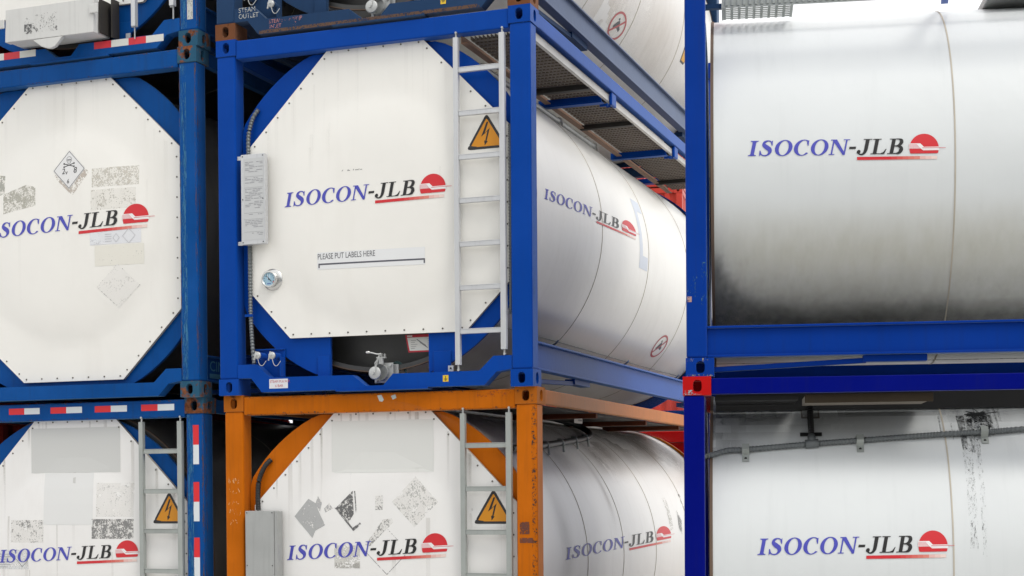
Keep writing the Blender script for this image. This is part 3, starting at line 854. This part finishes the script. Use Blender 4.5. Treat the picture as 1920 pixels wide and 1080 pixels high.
# black hose loop on the shoulder of the orange one's tank
def on(s, z, off):
    return cmap(s, z, off)
def onphi(s, deg, off): a = radians(deg); return (CX + (R + off) * cos(a), s, CZ + (R + off) * sin(a))
hs_ = MB().tube([onphi(.35, 43, .04), onphi(1.0, 45, .04), onphi(1.9, 49, .04), onphi(2.65, 53, .04), onphi(2.98, 56.5, .04), onphi(3.10, 62, .04), onphi(2.98, 68, .04), onphi(2.6, 74, .04)], .026, 12).build('hose', 'dark', B1)
for s, a in ((1.25, 46), (1.72, 48.2), (2.2, 50.6), (2.62, 52.8)):
    MB().tube([onphi(s, a - 3.5, .006), onphi(s, a - 1.5, .045), onphi(s, a, .068), onphi(s, a + 1.6, .045)], .010, 6).build('clip', 'galv', hs_)
def smear(root, f, items, name='dirt_shade_smear'):
    for (s0, z0, ws, wz, cov, col) in items:
        g = lambda x, y: cov * math.exp(-((x - s0) / ws) ** 2 - ((y - z0) / wz) ** 2)
        film(name, [(rect(s0 - 2 * ws, max(z0 - 2 * wz, .16), s0 + 2 * ws, min(z0 + 2 * wz, CZ + R - .01)), (*col, g), 0)], f, root, mat='grime_shade', grid=.06)
DB = (.20, .14, .095)
smear(B1, cmap, [(2.55, 2.16, .16, .12, 0.34, DB), (2.95, 2.22, .22, .14, 0.37, DB), (3.65, 2.30, .28, .12, 0.37, DB), (4.6, 2.30, .40, .16, 0.38, DB), (5.4, 2.2, .35, .2, 0.34, DB), (1.5, 2.12, .25, .10, 0.22, (.18, .16, .14)), (2.1, 1.86, .05, .22, 0.25, DB), (.75, 1.5, .12, .45, 0.15, (.25, .22, .19)), (1.5, 2.42, 1.4, .10, 0.37, DB), (4.0, 2.46, 1.6, .07, 0.43, DB)])
smear(B3, cmap, [(2.6, .75, .5, .30, .22, (.50, .38, .26)), (4.0, .85, .8, .40, .20, (.42, .30, .18))])
film('worn_sticker', [(rect(3.86, 1.50, 3.98, 1.80), (.50, .48, .42, .45), 0), ([(4.18, 1.52), (4.28, 1.45), (4.34, 1.58), (4.24, 1.68)], (.25, .25, .24, .6), 0)], cmap, B1)
film('side_lettering', text_items('M', 4.52, 1.80, .03, BLK, 0, 2) + text_items('L', 4.52, 1.74, .03, BLK, 0, 2) + text_items('T', 4.52, 1.68, .03, BLK, 0, 2), cmap, B1)
for yy in (1.6, 3.1, 4.3): MB().box((1.62, yy, 2.44), (2.372, yy + .05, 2.478)).build('walkway_support', 'redbrown', B1, bevel=.003)
mb = MB(); mb.box((1.62, .25, 2.4785), (2.3, 5.6, 2.490)); mb.build('walkway', 'darkbar', B1)
film('side_label', [(rect(1.9, 2.42, 2.12, 2.47), (.55, .50, .45), 0), (rect(2.0, 2.44, 2.1, 2.452), (.1, .08, .07), 1)], lambda a, b, o: (2.10, a + .0 - .0, b), B1)

# ------------------------------------------------------------------ B2 details
document_box(B2, .206, .400, 1.09, 1.742, -.012, .035, 'alu', True)
cf = MB()
cf.tube([(.300, .085, 2.085), (.262, .07, 2.02), (.232, .06, 1.90), (.228, .06, 1.75)], .017, 10, ridge=.28, pitch=.022)
cdt = cf.build('conduit', 'conduit', B2); cf = MB()
cf.tube([(.236, .055, 1.088), (.237, .055, .85), (.238, .055, .60), (.248, .055, .40), (.268, .055, .17)], .017, 10, ridge=.28, pitch=.022)
cdt = cf.build('conduit', 'conduit', B2)
MB().box((.20, .035, .572), (.262, .042, .590)).build('clip', 'blue', cdt)
MB().tube([(2.266, .045, 1.80), (2.266, .045, 1.2), (2.264, .045, .62), (2.262, .045, .50)], .012, 8, ridge=.3, pitch=.02).build('conduit', 'conduit', B2)
g = MB(); g.lathe([(0, .052), (-.02, .060), (-.045, .062), (-.052, .056), (-.050, .049), (-.040, .047)], (.407, DP, .836), 'y', 36); g.lathe([(0, .080), (-.008, .078), (-.010, .050)], (.415, DP, .836), 'y', 36)
gg = g.build('gauge', 'chrome', B2)
it = [(circle(.407, .836, .048, 32), (.30, .47, .58), 0)]
for k in range(11):
    a = radians(225 - 27 * k); it.append((line((.407 + .034 * cos(a), .836 + .034 * sin(a)), (.407 + .043 * cos(a), .836 + .043 * sin(a)), .003), BLK, 1))
it += [(line((.427, .818), (.385, .862), .0055), BLK, 2), (circle(.407, .836, .006, 10), BLK, 2.5), (rect(.392, .800, .422, .806), (.04, .06, .3), 1), ([(.436, .815), (.445, .822), (.447, .805)], (.5, .05, .05), 1), (rect(.395, .838, .398, .872), (.85, .9, .95), 2), (rect(.413, .838, .416, .872), (.85, .9, .95), 2)]
film('dial', it, fmap(DP - .042), gg)
wl = (.74, .75, .74)
film('instruction_label', [([(.792, .884), (1.632, .876), (1.632, .998), (.792, 1.005)], (.745, .755, .755), 0)] + text_items('PLEASE PUT LABELS HERE', .794, .956, .040, (.09, .09, .10), 1, .70)
     + [(line((.800, .921), (1.631, .913), .011), (.09, .09, .11), 1), (rect(.800, .895, .810, .9155), (.09, .09, .11), 1), (rect(1.621, .885, 1.631, .9075), (.09, .09, .11), 1)], pmap, B2)
film('stencil_remnant', [(line((.995 + .045 * k, 1.573), (1.005 + .042 * k, 1.582), .004), (.16, .16, .16, .8), 0) for k in range(4)] + [(rect(1.04, 1.573, 1.06, 1.577), (.16, .16, .16), 0), (rect(1.10, 1.573, 1.125, 1.577), (.16, .16, .16), 0), (rect(1.14, 1.573, 1.155, 1.577), (.16, .16, .16), 0)], pmap, B2)
film('steam_label', [(rect(.415, .040, .566, .108), (.66, .67, .70), 0)] + text_items('STEAM M.A.W.P.', .420, .081, .018, (.45, .05, .07), 1, .88) + text_items('6 BAR', .463, .050, .018, (.45, .05, .07), 1, .95), fmap(.004), B2)
film('earth_label', [(rect(1.775, .048, 1.817, .093), (.72, .47, .02), 0), (rect(1.794, .070, 1.798, .086), BLK, 1)] + [(rect(1.796 - q, .066 - .006 * k, 1.796 + q, .069 - .006 * k), BLK, 1) for k, q in enumerate((.013, .009, .005))], fmap(.004), B2)
MB().box((1.783, .080, .125), (1.822, .086, .165)).cyl((1.803, .076, .146), .007, .006, 'y', 8, 1).build('earth_plate', ['alu', 'dark'], B2)
valve_set(B2); steam_caps(B2)
film('instruction_plate', [([(1.425, .400), (1.70, .400), (1.70, .275), (1.450, .275)], (.42, .014, .03), 0), ([(1.441, .380), (1.70, .380), (1.70, .286), (1.460, .286)], (.62, .62, .58), 1), (rect(1.44, .386, 1.48, .395), (.6, .6, .56), 1)]
     + [(rect(1.47 + .0 * k, .30 + .014 * k, 1.50 + .01 * (k % 3), .305 + .014 * k), (.35, .35, .34, .8), 2) for k in range(5)] + [(rect(1.60, .30 + .013 * k, 1.66, .304 + .013 * k), (.35, .35, .34, .8), 2) for k in range(6)]
     + [(line((1.52 + .012 * k, .365 - .008 * k), (1.55 + .012 * k, .335 - .008 * k), .005), (.14, .14, .15), 2) for k in range(5)] + [(line((1.515, .366), (1.585, .32), .006), (.2, .2, .2), 2.5)], fmap(.155), B2)
# shoulder walkway
def walkway(root, c):
    mb = MB()
    for k in range(15): mb.box((1.955 + .03 * k, .12, 2.428), (1.959 + .03 * k, 5.90, 2.452))
    y_ = .15
    while y_ < 5.9: mb.box((1.95, y_, 2.4285), (2.39, y_ + .045, 2.436)); y_ += .075
    wk = mb.build('walkway', 'grate', root)
    MB().box((2.391, .20, 2.405), (2.397, 5.9, 2.452)).box((2.372, .20, 2.404), (2.3905, 5.9, 2.409)).build('edge_angle', 'edge', wk)
    MB().box((1.90, .08, 2.395), (1.948, 5.9, 2.402)).box((1.90, .08, 2.4025), (1.907, 5.9, 2.452)).build('edge_angle', 'brown', wk)
    for yy in (1.53, 2.80, 5.36): MB().box((1.91, yy, 2.388), (2.375, yy + .05, 2.425)).build('cross_channel', 'darkbar', wk, bevel=.002)
    for yy in (1.90, 3.98):
        MB().box((1.84, yy, 2.384), (2.372, yy + .012, 2.43)).box((1.84, yy, 2.372), (2.372, yy + .07, 2.3835)).build('cross_channel', c, wk, bevel=.002)
        MB().box((1.86, yy + .10, 2.395), (2.37, yy + .14, 2.427)).build('cross_channel', 'darkbar', wk, bevel=.002)
        m = MB().box((2.398, yy + .12, 2.375), (2.425, yy + .25, 2.4785)); m.cyl((2.36, yy + .18, 2.385), .014, .036, 'x', 12); m.cyl((2.33, yy + .10, 2.372), .012, .066, 'x', 12)
        m.build('hanger', c, wk, bevel=.008)
    return wk
walkway(B2, 'blue')
pp = MB().tube([onphi(.45, 55.5, .018), onphi(1.4, 54.6, .018), onphi(2.3, 53.6, .018), onphi(3.15, 52.8, .018)], .020, 10).build('conduit', 'valve', B2)
for s, a in ((1.35, 54.6), (2.15, 53.8), (3.1, 52.8)): MB().tube([onphi(s, a - 2.4, .004), onphi(s, a - 1, .03), onphi(s, a, .042), onphi(s, a + 1, .03)], .012, 6).build('clip', 'edge', pp)
LB = (.60, .645, .715)
film('alignment_mark', [(rect(2.90, 1.19, 3.00, 1.79), LB, 0), (rect(3.0, 1.69, 3.165, 1.79), LB, 0), (rect(3.0, 1.19, 3.165, 1.305), LB, 0)], cmap, B2)
def no_step(root, s, z, r=.125, kx=1.5):
    m = amap(s, z); RD = (.46, .085, .09)
    def E(x): return [(a * kx, b) for a, b in x]
    it = [([E(circle(0, 0, r, 40)), list(reversed(E(circle(0, 0, r * .84, 40))))], RD, 1), (line((r * .62 * kx, r * .62), (-r * .62 * kx, -r * .62), r * .17), RD, 2),
          (E([(-.03, .03), (.0, .05), (.03, .01), (.055, -.01), (.05, -.035), (.0, -.02), (-.045, -.05), (-.06, -.02)]), (.06, .07, .08), .5), (E(circle(-.02, .055, .012, 10)), (.06, .07, .08), .5)]
    film('no_step_sign', it, m, root)
no_step(B2, 4.41, .650); no_step(B3, 2.93, .690)
for s in (1.62, 3.68, 5.6): MB().tube([cmap(s, .43, .004), cmap(s, .455, .035), cmap(s, .48, .045), cmap(s + .03, .495, .035), cmap(s, .47, .045)], .007, 6).build('lashing_eye', 'steelblue', B2)
mb = MB().tube([cmap(.2, .47, .012), cmap(2.0, .475, .014), cmap(4.0, .47, .014), cmap(5.8, .47, .012)], .003, 6); mb.build('lashing_wire', 'conduit', B2)
mark(B2, 'paint_chips', [rect(.02, .5, .07, 2.4)], (.004, .085, .25, .30), smap(W - .004), mat='streak')

# ------------------------------------------------------------------ B3 details
valve_set(B3); steam_caps(B3, pts=((.262, .300), (.452, .218)), c='slate')
WT, PK = (.46, .47, .45, .70), (.44, .18, .17, .68)
film('steam_lettering', text_items('STEAM', .192, .186, .034, WT, 0, .95) + text_items('OUTLET', .192, .142, .034, WT, 0, .9), fmap(.004), B3)
film('steam_lettering', text_items('STEAM', .440, .083, .027, PK, 0, .95) + text_items('INLET', .444, .046, .027, PK, 0, .95) + text_items('MAWP', .56, .085, .018, (*PK[:3], .45), 0, 1) + text_items('W JP', .635, .085, .026, (*PK[:3], .62), 0, .95) + text_items('ST', .632, .052, .022, (*PK[:3], .55), 0, 1), fmap(.004), B3)
film('earth_label', [(rect(1.782, .068, 1.822, .14), (.72, .47, .02), 0), (rect(1.799, .095, 1.804, .115), BLK, 1), (rect(1.788, .088, 1.816, .093), BLK, 1), (rect(1.793, .080, 1.811, .084), BLK, 1)], fmap(.004), B3)
mark(B3, 'rust_patch', [rect(.36, .016, 2.07, .040)], (.085, .038, .018, .70), fmap(.004), mat='decal')
film('warning_sign', [([(4.80, .86), (4.93, .86), (5.06, 1.02), (4.93, 1.18), (4.80, 1.02)], (.03, .03, .03), 0), ([(4.82, .88), (4.93, .88), (5.03, 1.02), (4.93, 1.14), (4.82, 1.02)], (.70, .36, .03), 1)], cmap, B3)

# ------------------------------------------------------------------ C1 details
z_of = lambda s: [(0.0, 2.05), (.17, 2.086), (.24, 2.108), (.30, 2.118), (.393, 2.120), (.60, 2.136), (.813, 2.152), (1.121, 2.172), (1.621, 2.204), (1.902, 2.216), (2.20, 2.236), (3.2, 2.30)]
cond = MB().tube([cmap(s, z, .022) for s, z in z_of(0)], .0195, 12, ridge=.22, pitch=.022).build('conduit', 'conduit', C1)
MB().tube([cmap(.816, 2.155, .024), cmap(.816, 2.25, .024), cmap(.818, 2.33, .026), cmap(.820, 2.395, .05)], .021, 12, ridge=.28, pitch=.022).build('conduit', 'dark', cond)
m = MB(); m.tube([cmap(.775, 2.149, .024), cmap(.857, 2.155, .024)], .029, 12); m.tube([cmap(.816, 2.155, .024), cmap(.816, 2.20, .026)], .026, 12); m.build('tee_joint', 'conduit', cond)
def clamp(s, z, w_=.045):
    m = MB(); a = math.degrees(math.asin((z - CZ) / R)); P = lambda d, off, t: onphi(s + t, a + d, off)
    for d0, d1, o0, o1 in ((-4.2, -1.5, .004, .004), (-1.5, -1.1, .004, .048), (-1.1, 1.1, .049, .049), (1.1, 1.5, .048, .004), (1.5, 2.8, .004, .004)):
        q = [P(d0, o0, -w_ / 2), P(d0, o0, w_ / 2), P(d1, o1, w_ / 2), P(d1, o1, -w_ / 2)]
        q2 = [P(d0, o0 + .003, -w_ / 2), P(d0, o0 + .003, w_ / 2), P(d1, o1 + .003, w_ / 2), P(d1, o1 + .003, -w_ / 2)]
        m.hexa(q + q2)
    v0 = P(-2.9, .006, 0); m.lathe([(0, .009), (.004, .009), (.005, .001)], v0, 'x', 8, 1)
    m.build('clamp', ['galv', 'dark'], cond)
for s, z in ((.393, 2.120), (1.121, 2.172), (1.902, 2.216)): clamp(s, z)
m = MB(); q = [cmap(.745, 2.215, .006), cmap(.885, 2.215, .006), cmap(.885, 2.238, .006), cmap(.745, 2.238, .006)]; m.hexa([Vector(p) for p in q] + [Vector(p) + Vector((.004, 0, .002)) for p in q]); m.build('clamp', 'dark', cond)
film('access_plate', [(rect(.760, 2.340, .880, 2.450), (.16, .15, .13), 1), (rect(.770, 2.350, .870, 2.440), (.30, .31, .30), 2)] + [(circle(u, z, .004, 8), (.6, .6, .58), 3) for u in (.778, .862) for z in (2.358, 2.432)], cmap, C1)
m = MB(); c0 = Vector(cmap(.822, 2.402, .02)); m.lathe([(0, .022), (.03, .024), (.05, .014), (.06, .012)], c0, 'x', 12); m.bar(c0 + Vector((.05, -.03, .01)), c0 + Vector((.05, .035, -.012)), .012, .012); m.build('vent_cock', 'dark', C1)
TAR = (.008, .009, .010)
def run(s, z0, z1, w_, cov, taper=.6): mark(C1, 'tar_run', [[(s - w_, z1), (s + w_, z1), (s + w_ * taper, z0), (s - w_ * taper, z0)]], (*TAR, cov), cmap, mat='streak')
run(1.775, 2.12, 2.345, .026, .56); run(1.825, 2.10, 2.325, .020, .50); run(1.855, 2.02, 2.23, .018, .42); run(1.785, 1.50, 2.16, .030, .36, .8); run(1.85, 1.45, 2.12, .018, .32, .8)
run(1.965, 2.22, 2.50, .014, .50); run(2.00, 2.24, 2.50, .010, .48); run(2.025, 2.30, 2.50, .011, .46); run(1.64, 2.20, 2.345, .006, .50, .5); run(1.71, 2.18, 2.30, .004, .45); run(1.95, 2.20, 2.40, .02, .36); run(1.90, 2.16, 2.34, .045, .36)
rnd = random.Random(11); it = []
for k in range(46):
    a = rnd.uniform(0, 2 * pi); ln = rnd.uniform(.02, .085) * (1.5 if 0 < a < 1.2 else 1)
    it.append((line((1.888 + rnd.uniform(-.02, .02), 2.352 + rnd.uniform(-.010, .010)), (1.888 + ln * cos(a) * 1.1, 2.352 + ln * sin(a) * .55), rnd.uniform(.002, .007)), TAR, .2 + .05 * (k % 12)))
it.append((circle(1.888, 2.352, .03, 14, ry=.012), TAR, 0)); it.append((circle(1.885, 2.29, .075, 20, ry=.07), (*TAR, .45), .1))
film('tar_splash', it, cmap, C1)
MB().box((W - .60, .767, 2.428), (W - .07, 1.537, 2.470)).box((W - .068, .76, 2.416), (W - .060, 1.545, 2.471)).build('walkway', 'bronze', C1, bevel=.003)
MB().box((W - .60, .20, 2.438), (W - .075, .72, 2.468)).build('walkway', 'pitch', C1, bevel=.003)

MB().box((W - .668, .2, 2.402), (W - .656, 5.85, 2.588)).build('toe_board', 'pitch', C1)

# ------------------------------------------------------------------ C2 details
mb = MB()
for k in range(7):                                                   # slotted end plank: rails with cross webs leaving slots
    xx = W - .43 - .04 * k
    mb.box((xx - .012, .245, 2.440), (xx, .690, 2.446))
for k in range(10): mb.box((W - .70, .245 + .0485 * k, 2.4405), (W - .43, .262 + .0485 * k, 2.4455))
mb.box((W - .705, .236, 2.440), (W - .43, .2445, 2.50)); mb.box((W - .705, .6905, 2.440), (W - .43, .699, 2.50))
wk = mb.build('walkway', 'galv', C2)
m = MB().box((W - .428, .236, 2.438), (W - .420, 2.6, 2.446)); m.box((W - .428, .236, 2.4465), (W - .424, 2.6, 2.500))
for k in range(60): m.box((W - .4235, .26 + .038 * k, 2.450), (W - .416, .276 + .038 * k, 2.492))
m.build('edge_angle', 'galv', wk)
MB().box((W - .52, .11, 2.455), (W - .48, .235, 2.485)).build('support', 'slate', wk)
MB().bar((W - .03, 1.62, 2.47), (W - .78, 1.70, 2.515), .045, .03).build('strut', 'deepblue', C2)
MB().box((W - 1.7, 1.98, 2.505), (W - .64, 2.9, 2.585)).box((W - 1.72, 1.96, 2.490), (W - .62, 2.92, 2.5045)).build('spill_box', 'greybox', C2, bevel=.006)
mark(C2, 'paint_chips', [rect(0.012, .50, .075, .64), rect(.10, .45, .14, .72)], (.05, .16, .22, .34), lambda a, b, o: (W - .004 + o, a, b))
mark(C2, 'paint_chips', [rect(.012, .47, .04, .505)], (.40, .25, .22, .6), lambda a, b, o: (W - .004 + o, a, b))
mark(C1, 'paint_chips', [rect(.006, H - .116, .06, H - .085), rect(.05, H - .116, .14, H - .104)], (.30, .36, .40, .50), lambda a, b, o: (W + o, a, b))
mark(C2, 'paint_chips', [rect(.006, .07, .05, .115), rect(.10, .095, .14, .116), rect(.006, .002, .17, .012)], (.34, .30, .20, .42), lambda a, b, o: (W + o, a, b))

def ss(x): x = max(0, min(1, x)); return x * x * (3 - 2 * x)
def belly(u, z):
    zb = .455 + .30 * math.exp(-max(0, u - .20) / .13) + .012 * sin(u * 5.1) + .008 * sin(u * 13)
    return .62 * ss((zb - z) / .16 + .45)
film('belly_dark_band', [(rect(.17, .16, 5.88, 1.05), (.125, .13, .125, belly), 0)], cmap, C2, mat='grime_shade', grid=.05)  # grey film, denser towards the bottom of the tank
film('beige_band', [(rect(.17, .30, 5.88, 1.25), (.58, .54, .40, lambda u, z: .34 * ss((1.15 - z) / .40)), -.6)], cmap, C2, mat='grime_shade', grid=.05)  # beige film, fading out upwards
smear(C1, cmap, [(.5, 2.46, .5, .16, .55, (.12, .125, .125)), (1.5, 2.47, 1.0, .13, .50, (.12, .125, .125)), (.25, 2.3, .14, .22, .4, (.14, .145, .145)), (2.4, 2.47, 1.2, .12, .5, (.12, .125, .125)), (1.85, 2.28, .12, .10, .35, (.10, .105, .11))])  # shade under the upper container painted on the tank top, plus dirt
# rain runs and handling marks on the flat end panels
for k_, r_ in enumerate((A1, A2, A3, B1, B2)):
    rnd = random.Random(50 + k_); it = []
    for k in range(26):
        u = rnd.uniform(.35, 2.15); zt = min(2.44, 1.80 + (min(u, 2.47 - u) - .22) * 1.0) - rnd.choice((0, 0, rnd.uniform(.1, 1.2))); ln = rnd.uniform(.15, .7); wd = rnd.uniform(.004, .016); cv = rnd.uniform(.05, .17) * (1.3 if r_ in (A1, B1) else .25)
        zl = zt - ln
        lo = .78 - (min(u, 2.47 - u) - .22) + .06
        if zl < lo: zl = lo
        if zt - zl < .08: continue
        it.append((rect(u - wd, zl, u + wd, zt), (.30, .26, .20, (lambda zt, zl, cv: (lambda x, y: cv * max(0, (y - zl) / (zt - zl))))(zt, zl, cv)), -.9))
    film('rain_run', it, pmap, r_, mat='grime_shade', grid=.09)

# ------------------------------------------------------------------ row behind
def place(P, yaw, u, d): return (P[0] + u * cos(yaw) + d * sin(yaw), P[1] - u * sin(yaw) + d * cos(yaw))
D1 = tank_container('red framed tank container in the row behind, just showing past the orange one', *place(B1P, YB, .05, 8.30), 0, -YB, 'red', ('red', 'red'), clad='white', front=False)

def box_container(label, x, y, zb, rotz):
    root = bpy.data.objects.new('shipping_container', None); COL.objects.link(root)
    root.location = (x, y, zb); root.rotation_euler = (0, 0, rotz)
    root['label'] = label; root['category'] = 'shipping container'
    for ix, sx in ((0, 1), (W, -1)):
        for iy, sy in ((0, 1), (L, -1)):
            for iz in (0, 1):
                o = casting_mesh(MB(), sx, sy).build('corner_casting', 'boxred', root, bevel=.004); o.location = (ix, iy, iz * (H - CH))
            px0, px1 = sorted((ix + sx * .004, ix + sx * .12)); py0, py1 = sorted((iy + sy * .004, iy + sy * .12))
            MB().box((px0, py0, CH), (px1, py1, H - CH)).build('corner_post', 'boxred', root, bevel=.01)
    for z0, z1 in ((.0205, .15), (H - .11, H - .01)):
        for y0 in (.01, L - .09): MB().box((CW, y0, z0), (W - CW, y0 + .08, z1)).build('end_rail', 'boxred', root, bevel=.005)
        for x0 in (.01, W - .07): MB().box((x0, CL, z0), (x0 + .06, L - CL, z1)).build('side_rail', 'boxred', root, bevel=.005)
    def corr(a0, a1, base, sgn):
        pts = []; a = a0
        while a < a1 - .2:
            pts += [(a, base), (a + .07, base), (a + .11, base + sgn * .036), (a + .18, base + sgn * .036)]; a += .22
        return pts + [(a1, base)]
    for y0, sg in ((.02, 1), (L - .02, -1)):
        p = corr(.12, W - .12, y0, sg); MB().prism(p + [(q[0], q[1] + sg * .004) for q in reversed(p)], .15, H - .11, ax='z').build('end_wall', 'boxred', root)
    for x0, sg in ((.02, 1), (W - .02, -1)):
        p = [(b, a) for a, b in corr(.12, L - .12, x0, sg)]; MB().prism(p + [(q[0] + sg * .004, q[1]) for q in reversed(p)], .15, H - .11, ax='z').build('side_wall', 'boxred', root)
    MB().box((.07, .10, H - .03), (W - .07, L - .1, H - .02)).build('roof', 'boxred', root)
    film('container_lettering', text_items('2', 2.19, .42, .10, (.75, .74, .70), 0) + text_items('2', 2.19, .28, .10, (.75, .74, .70), 0), fmap(.018), root)
    return root
for t_, nm in enumerate(('faded red shipping container on the ground far behind the middle stack', 'faded red shipping container second up far behind the middle stack', 'faded red shipping container third up far behind the middle stack', 'faded red corrugated shipping container glimpsed above the middle tank container')):
    box_container(nm, .98, 30.5, t_ * H, -YB * .6)
for nm, P_, yw, u_, d_, t_ in (  # unseen containers added to keep light out of the gaps between stacks
        ('unseen red shipping container added on the ground behind the left stack to block light', A2P, YA, 0, 6.3, 0), ('unseen red shipping container added in mid stack behind the left stack to block light', A2P, YA, 0, 6.3, 1), ('unseen red shipping container added topmost behind the left stack to block light', A2P, YA, 0, 6.3, 2),
        ('unseen red shipping container added on the ground left of the left stack to block light', A2P, YA, -2.6, .05, 0), ('unseen red shipping container added in mid stack left of the left stack to block light', A2P, YA, -2.6, .05, 1), ('unseen red shipping container added third up left of the left stack to block light', A2P, YA, -2.6, .05, 2),
        ('unseen red shipping container added on top of the left stack to block light', A2P, YA, 0, .02, 3), ('unseen red shipping container added on top of the middle stack to block light', B2P, YB, 0, .02, 3)):
    box_container(nm, *place(P_, yw, u_, d_), t_ * H, -yw)

# ------------------------------------------------------------------ unseen shed added across the lane to shape the light
wh = bpy.data.objects.new('light_blocking_shed', None); COL.objects.link(wh); wh.location = (0, -13, 0)
wh['label'] = 'unseen pale corrugated shed added across the lane to shape the light'; wh['category'] = 'added light blocker'
M['shed'] = paint('pale_shed_cladding', (.42, .43, .43), rough=.6)
pts = []
for k in range(200): pts += [(-35 + .35 * k, 0), (-35 + .35 * k + .12, 0), (-35 + .35 * k + .17, .05), (-35 + .35 * k + .30, .05)]
MB().prism(pts + [(35, 0), (35, -18), (-35, -18)], 0, 10.5, ax='z').build('wall', 'shed', wh)
MB().prism([(-18.4, 10.5), (.4, 10.5), (.4, 10.7), (-9, 12.4), (-18.4, 10.7)], -35.3, 35.3, ax='x').build('roof', 'shed', wh)
for k in range(5): MB().box((-28 + 12 * k, .055, 0), (-23.5 + 12 * k, .12, 4.6)).build('door', 'steelblue', wh, bevel=.01)

# ------------------------------------------------------------------ ground
gm = bpy.data.materials.new('yard_concrete')
n, p = nodes(gm)
v = coords(n)
c = mix(n, ramp(n, noise(n, v, .35, 6, .6), .3, .7), (.46, .455, .435), (.56, .55, .525))
c = mix(n, scalefac(n, ramp(n, noise(n, v, 9, 6, .7), .55, .75), .5), c, (.36, .355, .335))
n.links.new(c, p.inputs['Base Color'])
p.inputs['Roughness'].default_value = .85
gd = MB(); gd.v = [(-220, -220, 0), (220, -220, 0), (220, 220, 0), (-220, 220, 0)]; gd.face([0, 1, 2, 3])
go = gd.build('ground', gm)
go.location.z = -.004
go['kind'] = 'structure'; go['label'] = 'worn grey concrete yard under the container stacks'; go['category'] = 'ground'
